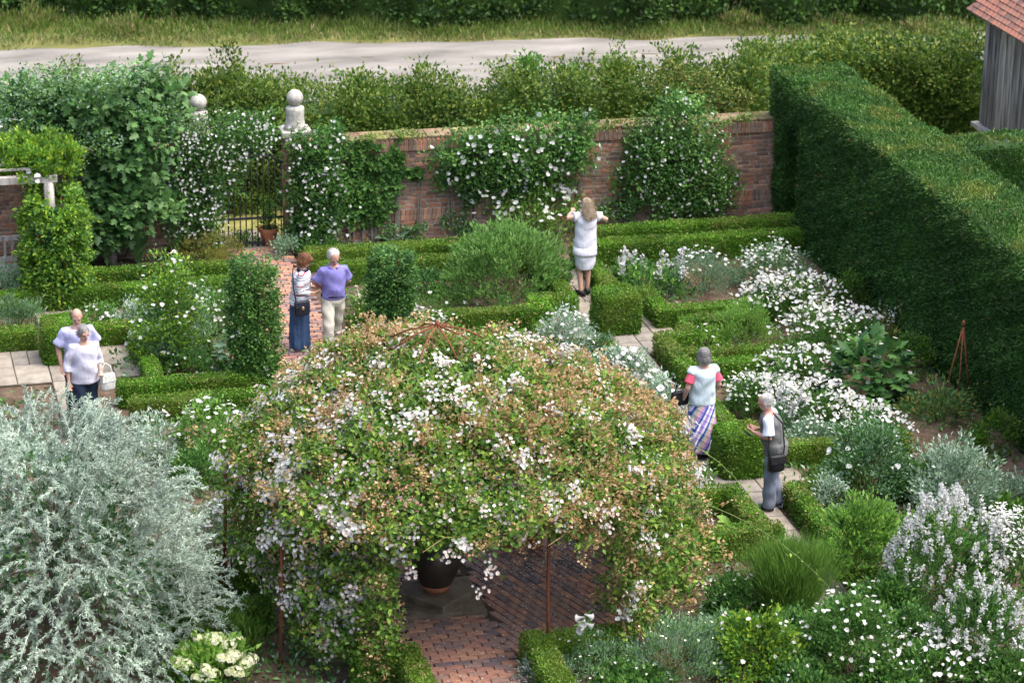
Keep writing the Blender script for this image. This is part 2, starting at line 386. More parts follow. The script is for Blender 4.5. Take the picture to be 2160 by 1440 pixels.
# ---- brick paving: pieces laid on a bed
def bed_strip(name, rects, z=0.02, mat='joint'):
    mb = MB()
    for k, (x0, x1, y0, y1) in enumerate(rects): add_box(mb, x0, x1, y0, y1, -0.05, z + 0.0015 * k, mat)
    return struct(mb.build(name))
PX0, PX1 = 6.45, 7.62
brick_path = bed_strip('brick_path', [(PX0, PX1, 24.0, 46.5), (5.35, 9.6, 29.35, 33.4), (9.6, 11.62, 37.05, 37.9), (11.58, 12.14, 37.05, 37.9)])
BL, BW = 0.225, 0.106
pav = bevbox(BL - 0.012, BW - 0.012, 0.052, 0.006, 'paver').mesh('brick')
pav_n = [0]; rest_pav = MB()
def lay(cx, cy, rot):
    vis = 28.7 < cy < 33.0 and 6.2 < cx < 9.4
    z = 0.012 + random.uniform(-0.004, 0.004)
    rx, ry = random.uniform(-.02, .02), random.uniform(-.012, .012)
    if vis and pav_n[0] < 298:
        o = link('brick', pav, brick_path, (cx, cy, z), (rx, ry, rot + random.uniform(-.02, .02))); pav_n[0] += 1
    else:
        m = Matrix.Translation((cx, cy, z)) @ Euler((rx, ry, rot)).to_matrix().to_4x4()
        x, y, h, b = (BL - .012) / 2, (BW - .012) / 2, 0.052, 0.006
        V = [(-x, -y, 0.02), (x, -y, 0.02), (x, y, 0.02), (-x, y, 0.02), (-x + b, -y + b, h), (x - b, -y + b, h), (x - b, y - b, h), (-x + b, y - b, h)]
        rest_pav.add([tuple(m @ Vector(v)) for v in V], [(0, 1, 5, 4), (1, 2, 6, 5), (2, 3, 7, 6), (3, 0, 4, 7), (4, 5, 6, 7)], 'paver')
ANG = math.radians(-70)     # the panels beside the plinth run askew
todo = []
y = 28.05; row = 0
while y < 45.4:
    if not (30.55 < y < 33.35):
        x = PX0 + (0.06 if row % 2 else 0.17)
        while x < PX1 - 0.05: todo.append((x, y, 0.0)); x += BL
    y += BW; row += 1
ca, sa = math.cos(ANG), math.sin(ANG)
for i in range(-16, 17):
    for j in range(-32, 33):
        lx, ly = i * BL + (BL / 2 if j % 2 else 0), j * BW
        gx, gy = 7.5 + lx * ca - ly * sa, 31.4 + lx * sa + ly * ca
        if 7.62 < gx < 9.45 and 29.5 < gy < 32.55: todo.append((gx, gy, ANG))
for j in range(8):           # courses along the far side and left side
    yy = 32.62 + j * BW; x = 5.5 + (0.11 if j % 2 else 0)
    while x < 9.5:
        todo.append((x, yy, 0.0)); x += BL
yy = 30.55; row = 0
while yy < 32.6:
    x = 5.5 + (0.11 if row % 2 else 0)
    while x < 7.5:
        todo.append((x, yy, 0.0)); x += BL
    yy += BW; row += 1
yy = 37.12; row = 0
while yy < 37.85:
    x = 9.75 + (0.11 if row % 2 else 0)
    while x < 12.1: todo.append((x, yy, 0.0)); x += BL
    yy += BW; row += 1
# pieces that show largest first: right half of the round, then the near path
def seen(q):
    x, y, _ = q
    if not (28.7 < y < 33.0 and 6.2 < x < 9.4): return 9
    if y < 30.6 and x > 6.6: return 0
    if x > 7.3: return 1
    return 5
todo.sort(key=seen)
for q in todo: lay(*q)
tag(rest_pav.build('paving_bricks', brick_path), kind='stuff')
# ---- stone paths: separate slabs
stone_path = bed_strip('stone_path', [(11.56, 12.16, 24, 37.04), (11.561, 12.159, 37.91, 43.4), (10.95, 12.85, 39.15, 41.12), (11.0, 12.85, 33.15, 35.0),
                                      (12.85, 16.2, 39.9, 40.2), (3.12, 3.75, 28, 43.2), (2.0, 4.55, 39.75, 41.15), (6.5, 16.2, 43.75, 44.0)], z=0.016)
def slab(x0, x1, y0, y1):
    w, d = x1 - x0 - 0.014, y1 - y0 - 0.014
    m = bevbox(w, d, 0.03, 0.008, 'slab', jit=0.004).mesh('slab')
    link('slab', m, stone_path, ((x0 + x1) / 2, (y0 + y1) / 2, 0.012 + random.uniform(0, 0.006)))
def slab_run(x0, x1, y0, y1, lo=0.45, hi=0.8):
    y = y0
    while y < y1 - 0.1:
        d = min(random.uniform(lo, hi), y1 - y)
        if y1 - y - d < 0.2: d = y1 - y
        if random.random() < 0.3 and x1 - x0 > 0.5:
            m = x0 + (x1 - x0) * random.uniform(0.4, 0.6); slab(x0, m, y, y + d); slab(m, x1, y, y + d)
        else: slab(x0, x1, y, y + d)
        y += d
slab_run(11.57, 12.15, 27.5, 33.15); slab_run(11.57, 12.15, 35.0, 37.05); slab_run(11.57, 12.15, 37.9, 39.15); slab_run(11.57, 12.15, 41.12, 43.3)
for cy0, cy1 in ((39.15, 41.12), (33.15, 35.0)):
    slab_run(10.97, 11.57, cy0, cy1); slab_run(12.15, 12.84, cy0, cy1); slab_run(11.57, 12.15, cy0, cy1)
slab_run(3.13, 3.74, 36.0, 39.75); slab_run(2.0, 2.62, 39.75, 41.15); slab_run(2.62, 3.13, 39.75, 41.15); slab_run(3.13, 3.74, 39.75, 43.2); slab_run(3.74, 4.54, 39.75, 41.15, 0.5, 0.75)
slab_run(6.45, 7.6, 45.0, 46.4)

# low weeds and seedlings that cover most of the soil
def cover(name, label, rects, dens, mats):
    mb = MB()
    for (x0, x1, y0, y1) in rects:
        n = int((x1 - x0) * (y1 - y0) * dens); x = rng.uniform(x0, x1, n); y = rng.uniform(y0, y1, n)
        g = ground_noise(x * 1.1, y * 1.2) + 0.6 * ground_noise(x * 3.1, y * 2.7) + rng.normal(size=n) * 0.3
        ok = g > -0.15; x, y, g = x[ok], y[ok], g[ok]
        P = np.stack([x, y, np.abs(rng.normal(size=len(x))) * 0.05 * (0.4 + np.clip(g, 0, 1))], 1)
        A = rand_unit(len(x)) + np.array([0, 0, 0.7]); w = rng.integers(0, len(mats), len(x))
        for k, m_ in enumerate(mats): add_leaves(mb, P[w == k], A[w == k], 0.085, 0.5, m_)
    return tag(mb.build(name), label, 'ground cover', kind='stuff')
cover('ground_cover', 'low green weeds and seedlings covering the soil of the beds',
      [(7.9, 11.3, 41.0, 43.3), (12.4, 16.2, 40.5, 43.4), (12.5, 16.2, 38.5, 39.9), (12.5, 16.2, 34.7, 38), (12.5, 16.2, 28, 34.4), (9.0, 11.2, 33.45, 36.9), (9.0, 11.2, 38, 39.6), (9.65, 11.3, 27, 31.6), (8.0, 9.65, 27, 29.05), (7.7, 11.4, 44.4, 45.35), (12.4, 16.2, 44.5, 45.35), (4.1, 6.4, 38.8, 42.9), (3.9, 6.4, 33.5, 37.8), (2.4, 6.3, 44.0, 45.3), (3.2, 6.1, 27, 30.7), (1, 3.05, 36, 39.6)],
      230, ['deep', 'deep', 'sage', 'mid'])

# ------------------------------------------------------------------ clipped hedges
def surf_points(x0, x1, y0, y1, z0, z1, dens, top=True, faces='lrfb'):
    out = []
    def rnd(n): return rng.random(n)
    w, d, h = x1 - x0, y1 - y0, z1 - z0
    def put(n, fn, nrm):
        n = int(n)
        if n > 0:
            p = fn(n); out.append((p, np.tile(np.array(nrm, float), (n, 1))))
    if top: put(w * d * dens, lambda n: np.stack([x0 + rnd(n) * w, y0 + rnd(n) * d, np.full(n, z1)], 1), (0, 0, 1))
    if 'l' in faces: put(d * h * dens, lambda n: np.stack([np.full(n, x0), y0 + rnd(n) * d, z0 + rnd(n) * h], 1), (-1, 0, 0))
    if 'r' in faces: put(d * h * dens, lambda n: np.stack([np.full(n, x1), y0 + rnd(n) * d, z0 + rnd(n) * h], 1), (1, 0, 0))
    if 'f' in faces: put(w * h * dens, lambda n: np.stack([x0 + rnd(n) * w, np.full(n, y0), z0 + rnd(n) * h], 1), (0, -1, 0))
    if 'b' in faces: put(w * h * dens, lambda n: np.stack([x0 + rnd(n) * w, np.full(n, y1), z0 + rnd(n) * h], 1), (0, 1, 0))
    return np.concatenate([p for p, _ in out]), np.concatenate([q for _, q in out])
def clip_foliage(mb, bx, z1, dens, size, aspect, mat, z0=0.0, rough=0.02, wob=0.02, inset=0.05, dry=0.0, up=0.35, round_=0.05, wf=1.0, topmat=None, faces='lrfb'):
    x0, x1, y0, y1 = bx
    P, N = surf_points(x0, x1, y0, y1, z0, z1, dens, faces=faces)
    # round the arris
    if round_:
        ex = np.minimum(P[:, 0] - x0, x1 - P[:, 0]); ey = np.minimum(P[:, 1] - y0, y1 - P[:, 1]); ez = z1 - P[:, 2]
        isT = N[:, 2] > 0.5
        e = np.where(isT, np.minimum(ex, ey), ez)
        push = np.clip(1 - e / round_, 0, 1) ** 2 * round_ * 0.45
        P = P - N * push[:, None]
        sid = np.where(np.abs(N[:, 0]) > 0.5, ey, ex); sid = np.where(isT, 9, sid)
        P = P - N * (np.clip(1 - sid / round_, 0, 1) ** 2 * round_ * 0.45)[:, None]
    wv = ground_noise(P[:, 0] * wf + P[:, 2] * 1.3, P[:, 1] * wf + P[:, 2]) * wob + ground_noise(P[:, 0] * 4 * wf, P[:, 1] * 4 * wf + P[:, 2] * 5) * wob * 0.5
    P = P + N * (wv + rng.normal(size=len(P)) * rough)[:, None]
    A = N * 0.7 + rand_unit(len(P)) * 0.9 + np.array([0, 0, up])
    N2 = N + rand_unit(len(P)) * 0.8
    if dry:
        sel = (rng.random(len(P)) < dry) & (ground_noise(P[:, 0] * 2, P[:, 1] * 2) > -0.2)
        add_leaves(mb, P[sel], A[sel], size * 1.1, aspect * 0.7, 'box_dry', N=N2[sel]); P, A, N, N2 = P[~sel], A[~sel], N[~sel], N2[~sel]
    if topmat:
        tsel = N[:, 2] > 0.5
        add_leaves(mb, P[tsel], A[tsel], size, aspect, topmat, N=N2[tsel]); P, A, N2 = P[~tsel], A[~tsel], N2[~tsel]
    add_leaves(mb, P, A, size, aspect, mat, N=N2)
    i = inset
    add_box(mb, x0 + i, x1 - i, y0 + i, y1 - i, max(z0 - 0.02, -0.02), z1 - i, mat)
BOXG = 'low clipped box hedges edging the beds'
def box_hedge(label, runs, h=0.36, dry=0.07, dens=3500):
    cx, cy = runs[0][0], runs[0][2]
    t = thing('box_hedge', label, 'hedge', (0, 0, 0), group=BOXG)
    mb = MB()
    for r in runs:
        r = (r[0] + .02, r[1] - .02, r[2] + .02, r[3] - .02)
        clip_foliage(mb, r, h + random.uniform(-.015, .015), dens, 0.034, 0.62, 'box', dry=dry, wf=1.4, wob=0.014, rough=0.008, inset=0.03, up=0.1, faces='lrf')
    t.location = (cx, cy, 0)
    mb.V = [v - np.array([cx, cy, 0], np.float32) for v in mb.V]
    mb.build('foliage', t)
    return t
box_hedge('stepped box hedge round the bed of the big rounded green shrub', [(7.75, 11.02, 40.62, 40.92), (10.74, 11.02, 40.92, 41.08), (10.74, 11.57, 41.08, 41.38), (11.28, 11.57, 41.38, 43.3)], dry=0.1)
box_hedge('box hedge running behind the rounded green shrub, below the brick wall', [(7.8, 11.45, 43.3, 43.6)])
box_hedge('box hedge edging the wall border by the big pale tobacco plant', [(7.7, 11.3, 44.05, 44.38)])
box_hedge('short box hedge at the feet of the man in the lavender shirt', [(7.62, 9.3, 39.72, 40.0), (7.62, 7.9, 38.3, 39.72)])
box_hedge('long box hedge nearest the wall on the right, ending at the yew', [(12.62, 16.35, 44.15, 44.47)], h=0.42)
box_hedge('box hedge behind the white foxglove spikes, second from the wall', [(12.38, 16.2, 43.4, 43.72)], h=0.42)
box_hedge('stepped box hedge behind the box cube near the woman in the white dress', [(12.1, 12.38, 41.12, 43.72), (12.38, 12.84, 41.05, 41.32), (12.56, 12.84, 40.46, 41.05), (12.56, 14.5, 40.18, 40.46)], dry=0.1)
box_hedge('angular box hedge round the bed right of the stone path, left of the daisies', [(12.8, 14.2, 39.62, 39.88), (12.7, 12.95, 39.22, 39.62), (12.2, 12.95, 38.98, 39.22), (12.2, 12.47, 37.7, 38.98), (12.47, 14.5, 38.2, 38.46)], dry=0.12)
box_hedge('front box hedge just beyond the lady in the pale waistcoat', [(12.48, 14.3, 37.66, 37.93)])
box_hedge('box hedge hidden partly behind the grey-haired lady and the nearer box cube', [(12.1, 12.36, 34.98, 36.95), (12.36, 12.84, 34.78, 35.02), (12.6, 14.6, 34.4, 34.66)], dry=0.15)
box_hedge('dry-topped box hedge right of the man in the grey waistcoat', [(12.78, 13.6, 33.5, 33.72), (12.74, 12.98, 33.24, 33.5), (12.22, 12.98, 32.98, 33.24), (12.22, 12.5, 30.3, 32.98)], dry=0.25)
box_hedge('box hedge left of the stone path below the nearer box cube, round the leafy rosettes', [(11.36, 11.62, 31.92, 33.0), (10.9, 11.62, 33.0, 33.22), (10.3, 11.75, 31.62, 31.92)], dry=0.2, h=0.4)
box_hedge('box hedge on the left edge of the stone path beside the white rose blooms', [(11.28, 11.54, 35.1, 37.0), (10.9, 11.54, 34.95, 35.1), (11.28, 11.54, 37.95, 38.95), (10.72, 11.54, 38.95, 39.15), (10.5, 10.76, 39.15, 40.1)], dry=0.12)
box_hedge('box hedge at the back left in front of the fig', [(3.95, 6.4, 43.7, 44.0)])
box_hedge('long box hedge behind the left cube, second row from the fig', [(2.2, 6.4, 42.88, 43.2)])
box_hedge('stepped box hedge right of the left-hand box cube', [(3.82, 4.62, 41.1, 41.38), (4.38, 4.66, 40.4, 41.1), (4.38, 5.6, 40.2, 40.46)], dry=0.12)
box_hedge('box hedge left of the left-hand box cube', [(1.4, 3.05, 41.15, 41.45)])
box_hedge('long low box hedge right of the couple in pale tops', [(3.95, 6.1, 38.52, 38.84), (4.42, 4.68, 38.84, 39.7)], dry=0.08)
box_hedge('nearer parallel box hedge right of the couple in pale tops', [(4.05, 6.1, 37.78, 38.1)])
box_hedge('dark box hedge between the silver tree and the rose arbour, far row', [(3.7, 5.05, 31.95, 32.3)], h=0.5)
box_hedge('dark box hedge between the silver tree and the rose arbour, near row', [(3.6, 4.95, 30.75, 31.1)], h=0.42)
box_hedge('box hedge corner right of the brick path at the bottom of the picture', [(7.64, 9.0, 29.05, 29.4), (7.64, 7.98, 26.5, 29.05)], h=0.42)
box_hedge('box hedge end left of the brick path at the bottom of the picture', [(5.6, 6.42, 29.05, 29.4), (6.1, 6.42, 26.5, 29.05)], h=0.42)
def box_cube(label, cx, cy, w=0.64, h=0.62):
    t = thing('box_cube', label, 'topiary', (cx, cy, 0), group='clipped box cubes on the path crossings')
    mb = MB(); clip_foliage(mb, (-w / 2, w / 2, -w / 2, w / 2), h, 5200, 0.033, 0.62, 'box', rough=0.011, wob=0.018, round_=0.13, inset=0.035, up=0.1)
    mb.build('foliage', t)
box_cube('clipped box cube on the stone path below the woman in the white dress', 11.95, 40.35, 0.66, 0.66)
box_cube('clipped box cube between the lady in the patterned skirt and the man in grey', 12.03, 34.42, 0.64, 0.66)
box_cube('clipped box cube on the path behind the couple in pale tops', 3.42, 40.75, 0.68, 0.64)

# yew
def yew(label, boxes, h):
    t = thing('yew_hedge', label, 'hedge')
    mb = MB()
    for b in boxes:
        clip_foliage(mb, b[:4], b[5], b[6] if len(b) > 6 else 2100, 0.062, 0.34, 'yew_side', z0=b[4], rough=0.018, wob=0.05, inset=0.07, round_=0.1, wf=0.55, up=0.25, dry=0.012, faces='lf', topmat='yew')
    mb.build('foliage', t); return t
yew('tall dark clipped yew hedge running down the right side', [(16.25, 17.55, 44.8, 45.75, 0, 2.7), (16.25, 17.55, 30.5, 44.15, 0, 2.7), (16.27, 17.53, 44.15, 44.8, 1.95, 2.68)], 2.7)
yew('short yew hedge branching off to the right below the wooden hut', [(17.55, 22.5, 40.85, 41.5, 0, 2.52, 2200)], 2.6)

# ------------------------------------------------------------------ brick wall, piers, gate
WY = 45.4
wall = thing('brick_wall', 'old weathered red brick garden wall covered with climbers', 'wall', (12, WY, 0))
def wloc(x, y, z): return (x - 12, y - WY, z)
mb = MB()
for x0, x1 in ((0.5, 5.98), (7.95, 16.32)):
    mb.add([wloc(*v) for v in boxv(x0, x1, WY + 0.012, WY + 0.36, 0, 1.62)], BOXF, 'mortar')
    mb.add([wloc(*v) for v in boxv(x0, x1, WY - 0.02, WY + 0.40, 1.62, 1.80)], BOXF, 'mortar')
mb.build('mortar_core', wall)
def brick_mesh(l, d, h):
    mb = MB(); x, z = l / 2, h / 2; b = 0.008
    V = [(-x, d, -z), (x, d, -z), (x, d, z), (-x, d, z), (-x, b, -z), (x, b, -z), (x, b, z), (-x, b, z), (-x + b, 0, -z + b), (x - b, 0, -z + b), (x - b, 0, z - b), (-x + b, 0, z - b)]
    F = [(4, 5, 9, 8), (5, 6, 10, 9), (6, 7, 11, 10), (7, 4, 8, 11), (8, 9, 10, 11), (0, 1, 5, 4), (1, 2, 6, 5), (2, 3, 7, 6), (3, 0, 4, 7)]
    mb.add(V, F, 'brick'); return mb
bm_str, bm_head = brick_mesh(0.215, 0.05, 0.062).mesh('brick'), brick_mesh(0.10, 0.05, 0.062).mesh('brick')
bm_sol = brick_mesh(0.066, 0.06, 0.20).mesh('brick'); bm_cap = brick_mesh(0.215, 0.22, 0.05).mesh('brick'); bm_cap.materials[0] = M['coping']
wb = []
course = 0; z = 0.04
while z < 1.60:
    sol = 0.40 < z < 0.62
    if sol and course % 100 < 50: pass
    if abs(z - 0.415) < 0.04 and z < 0.46:       # soldier band low on the wall
        for x0, x1 in ((0.6, 5.9), (8.0, 16.3)):
            x = x0 + 0.05
            while x < x1: wb.append((x, WY - 0.006, z + 0.066, bm_sol)); x += 0.078
        z += 0.215; course += 3; continue
    for x0, x1 in ((0.6, 5.9), (8.0, 16.3)):
        x = x0 + (0.1 if course % 2 else 0.02)
        while x < x1 - 0.1:
            if random.random() < 0.35: wb.append((x + 0.05, WY, z, bm_head)); x += 0.112
            else: wb.append((x + 0.1075, WY, z, bm_str)); x += 0.227
    z += 0.074; course += 1
for x0, x1 in ((0.6, 5.9), (8.0, 16.3)):
    x = x0 + 0.05
    while x < x1: wb.append((x, WY - 0.035, 1.72, bm_sol)); x += 0.08
    x = x0 + 0.1
    while x < x1: wb.append((x, WY - 0.03, 1.845, bm_cap)); wb.append((x, WY + 0.2, 1.845, bm_cap)); x += 0.227
def wall_rank(q):
    x, z = q[0], q[2]
    if 8.6 < x < 10.6: return 0 if (z > 1.3 or x > 9.3) else 2
    if 15.4 < x < 16.3: return 0
    if 12.3 < x < 13.0: return 1
    return 5
wb.sort(key=wall_rank)
restw = MB(); restc = MB()
proto_geo = {}
for m_ in (bm_str, bm_head, bm_sol, bm_cap):
    proto_geo[m_.name] = ([tuple(v.co) for v in m_.vertices], [tuple(p.vertices) for p in m_.polygons])
for i, (x, y, z, me) in enumerate(wb):
    dy = random.uniform(-0.006, 0.008); loc = wloc(x, y + dy, z)
    if i < 298: link('brick', me, wall, loc, (0, random.uniform(-.02, .02), random.uniform(-.015, .015)))
    else:
        gv, gf = proto_geo[me.name]; (restc if me is bm_cap else restw).add([(v[0] + loc[0], v[1] + loc[1], v[2] + loc[2]) for v in gv], gf, 'coping' if me is bm_cap else 'brick')
tag(restc.build('coping_bricks', wall), kind='stuff')
tag(restw.build('wall_bricks', wall), kind='stuff')
def pier(label, px_):
    t = thing('gate_pier', label, 'gate pier', (px_, WY + 0.15, 0), group='gate piers with stone balls')
    mb = MB(); add_box(mb, -0.185, 0.185, -0.185, 0.185, 0, 1.98, 'mortar'); mb.build('core', t)
    mb = MB(); z = 0.04
    while z < 1.98:
        for (fx, fy, rot) in ((0, -0.2, 0), (-0.2, 0, -math.pi / 2), (0.2, 0, math.pi / 2)):
            for k in (-0.1, 0.1):
                R = Matrix.Rotation(rot, 3, 'Z'); gv, gf = proto_geo[bm_str.name]
                V = []
                for v in gv:
                    w = R @ Vector((v[0] * 0.9 + k, v[1], v[2])); V.append((w.x + fx, w.y + fy, w.z + z))
                mb.add(V, gf, 'brick')
        z += 0.074
    mb.build('brickwork', t)
    mb = MB(); add_box(mb, -0.25, 0.25, -0.25, 0.25, 1.98, 2.06, 'stone')
    stack(mb, [(0, 0, 2.06, .2, .2), (0, 0, 2.12, .17, .17), (0, 0, 2.3, .15, .15), (0, 0, 2.40, .16, .16), (0, 0, 2.44, .15, .15), (0, 0, 2.47, .08, .08)], 'stone')
    cap = mb.build('stone_cap', t)
    mb = MB(); ell(mb, (0, 0, 2.60), (.14, .14, .14), 'stone', 20, 14); mb.build('stone_ball', cap)
pier('brick gate pier with stone ball, left of the gate by the fig', 6.17)
pier('brick gate pier with stone ball, right of the gate on the wall', 7.79)
gate = thing('iron_gate', 'narrow black wrought iron gate with an arched top', 'gate', (6.98, WY + 0.1, 0))
for k in range(12):
    x = -0.55 + 0.1 * k; top = 1.22 + 0.42 * (1 - ((x - 0.15) / 0.75) ** 2)
    mb = MB(); tube(mb, [(x, 0, 0.04), (x, 0, top)], 0.011, 'iron', 6, cap=True); mb.build('bar', gate)
mb = MB(); tube(mb, [(-0.57 + 0.058 * k, 0, 1.22 + 0.42 * (1 - ((-0.57 + 0.058 * k - 0.15) / 0.75) ** 2)) for k in range(21)], 0.022, 'iron', 6); mb.build('top_rail', gate)
for z in (0.12, 0.55):
    mb = MB(); add_box(mb, -0.58, 0.6, -0.012, 0.012, z - 0.02, z + 0.02, 'iron'); mb.build('rail', gate)
# scrollwork above
mb = MB()
for k in range(5):
    c = (-0.1 + 0.13 * k, 0, 1.72 + 0.05 * math.sin(k * 1.3)); tube(mb, [(c[0] + 0.06 * math.cos(a / 3), 0, c[2] + 0.06 * math.sin(a / 3)) for a in range(0, 18)], 0.012, 'iron', 5)
mb.build('scrollwork', gate)

# ------------------------------------------------------------------ hut
hut = thing('wooden_hut', 'weathered grey timber hut with a red clay tiled roof', 'hut', (21.6, 48.75, 0))
mb = MB(); add_box(mb, 0.06, 3.6, -4.5, 0.0, 0.0, 2.75, 'boards'); add_box(mb, -0.05, 0.04, -4.55, 0.05, 0, 0.55, 'brick'); mb.build('frame', hut)
y = 0.03; k = 0
while y > -3.4:
    w = random.uniform(0.14, 0.2); mb = MB()
    o = (k % 2) * 0.018
    add_box(mb, -0.03 - o, 0.05 - o, y - w + 0.008, y, 0.55 + random.uniform(-.03, .03), 2.62, 'boards')
    mb.build('board', hut); y -= w; k += 1
k = 0
for k in range(6):
    mb = MB(); x0 = 0.05 + 0.2 * k; add_box(mb, x0, x0 + 0.19, 0.002, 0.045 + 0.015 * (k % 2), 0.5, 2.7 + 0.1 * k, 'boards'); mb.build('board', hut)
mb = MB(); add_box(mb, -0.16, 0.0, -0.9, 0.12, 0.5, 0.58, 'stone'); mb.build('stone_sill', hut)
# roof rises towards +X from the eave at X = -0.35
roof_pitch = math.radians(40)
mb = MB()
ca, sa = math.cos(roof_pitch), math.sin(roof_pitch)
def rp(u, v, n): return (-0.42 + u * ca - n * sa, v, 2.78 + u * sa + n * ca)
q = [rp(0, 0.06, -0.03), rp(0, -4.7, -0.03), rp(2.6, -4.7, -0.03), rp(2.6, 0.06, -0.03), rp(0, 0.06, 0), rp(0, -4.7, 0), rp(2.6, -4.7, 0), rp(2.6, 0.06, 0)]
mb.add(q, BOXF, 'boards'); roof = mb.build('roof', hut)
tm = MB(); w, l = 0.158, 0.20
tm.add([(0, -w / 2, 0.002), (0, w / 2, 0.002), (l, w / 2, 0), (l, -w / 2, 0), (0, -w / 2, 0.024), (0, 0, 0.029), (0, w / 2, 0.024), (l, w / 2, 0.012), (l, 0, 0.016), (l, -w / 2, 0.012)],
       [(4, 5, 8, 9), (5, 6, 7, 8), (0, 4, 9, 3), (1, 2, 7, 6), (0, 1, 6, 5, 4)], 'tile')
tmesh = tm.mesh('roof_tile'); cnt = 0
for r in range(12):
    u = r * 0.115; v = 0.0 - (0.08 if r % 2 else 0)
    while v > -3.0 and cnt < 290:
        c = rp(u, v, 0.006 + random.uniform(0, 0.006))
        link('roof_tile', tmesh, roof, c, (random.uniform(-.02, .02), -roof_pitch + 0.06, random.uniform(-.02, .02))); cnt += 1
        v -= 0.163
# ------------------------------------------------------------------ pergola, bench
perg = thing('pergola', 'rustic grey timber pergola with laths at the left edge', 'pergola', (3.5, 43.4, 0))
for (x, y, r) in ((0, 0, 0.085), (-2.4, 0, 0.08), (-0.1, 1.75, 0.07), (-2.4, 1.75, 0.07)):
    mb = MB(); tube(mb, [(x - 0.05, y, 0), (x - 0.03, y, 0.8), (x, y, 1.5), (x - 0.02, y, 2.02)], [r, r * 0.95, r * 0.9, r], 'oak', 10); mb.build('post', perg)
for (y, z) in ((0, 2.07), (1.75, 2.3)):
    mb = MB(); add_box(mb, -2.8, 0.12, y - 0.06, y + 0.06, z - 0.05, z + 0.06, 'oak'); mb.build('beam', perg)
for x in (-0.9, -1.7, -2.5):
    mb = MB(); tube(mb, [(x, -0.15, 2.15), (x + 0.05, 1.95, 2.42)], 0.03, 'oak', 6); mb.build('rafter', perg)
for k in range(9):
    y = 0.1 + k * 0.2
    mb = MB(); add_box(mb, -2.9, -0.02 - 0.03 * (k % 3), y - 0.025, y + 0.025, 2.19 + y * 0.125, 2.22 + y * 0.125, 'oak'); mb.build('lath', perg)
bench = thing('garden_bench', 'weathered grey wooden bench with slatted back under the pergola', 'bench', (2.45, 44.0, 0))
for x in (-0.68, 0.68):
    mb = MB(); add_box(mb, x - 0.03, x + 0.03, 0.2, 0.26, 0, 0.92, 'oak'); mb.build('leg', bench)
    mb = MB(); add_box(mb, x - 0.03, x + 0.03, -0.3, -0.24, 0, 0.62, 'oak'); mb.build('leg', bench)
    mb = MB(); add_box(mb, x - 0.035, x + 0.035, -0.32, 0.2, 0.62, 0.66, 'oak'); mb.build('armrest', bench)
for z in (0.87, 0.52):
    mb = MB(); add_box(mb, -0.65, 0.65, 0.21, 0.25, z - 0.05, z + 0.03, 'oak'); mb.build('back_rail', bench)
for k in range(11):
    x = -0.6 + 0.12 * k; mb = MB(); add_box(mb, x - 0.02, x + 0.02, 0.22, 0.24, 0.55, 0.82, 'oak'); mb.build('back_slat', bench)
for k in range(5):
    y = -0.27 + 0.105 * k; mb = MB(); add_box(mb, -0.65, 0.65, y - 0.045, y + 0.045, 0.42, 0.445, 'oak'); mb.build('seat_slat', bench)
# pots
def pot(label, x, y, r, h, soil=True):
    t = thing('terracotta_pot', label, 'pot', (x, y, 0.05 if 28 < y < 34 else 0.02), group='terracotta pots')
    mb = MB()
    stack(mb, [(0, 0, 0, r * .62, r * .62), (0, 0, h * .8, r * .9, r * .9)], 'terracotta', 24, True, False)
    stack(mb, [(0, 0, 0.001, r * .61, r * .61), (0, 0, h * .82, r * .8, r * .8)], 'terracotta', 24, True, True)
    mb.build('body', t)
    mb = MB(); stack(mb, [(0, 0, h * .8, r * .88, r * .88), (0, 0, h * .81, r, r), (0, 0, h, r * 1.02, r * 1.02), (0, 0, h + .002, r * .88, r * .88), (0, 0, h * .84, r * .86, r * .86)], 'terracotta', 24, False, False); mb.build('rim', t)
    mb = MB(); stack(mb, [(0, 0, h * .85, r * .87, r * .87), (0, 0, h * .87, r * .8, r * .8)], 'soil', 24); mb.build('potting_soil', t)
    return t
pot('flared terracotta pot beside the iron gate', *G(567, 520), 0.17, 0.32)
pot('low terracotta pot with an orange rim beside the bench', *G(72, 604), 0.16, 0.2)
pot('terracotta pot half hidden behind another, beside the bench', *G(70, 588), 0.15, 0.2)
pot('low terracotta pot of silver foliage under the arbour', *G(1075, 1160), 0.15, 0.17)
pot('tall terracotta pot beside the silver foliage under the arbour', *G(1128, 1162), 0.14, 0.32)

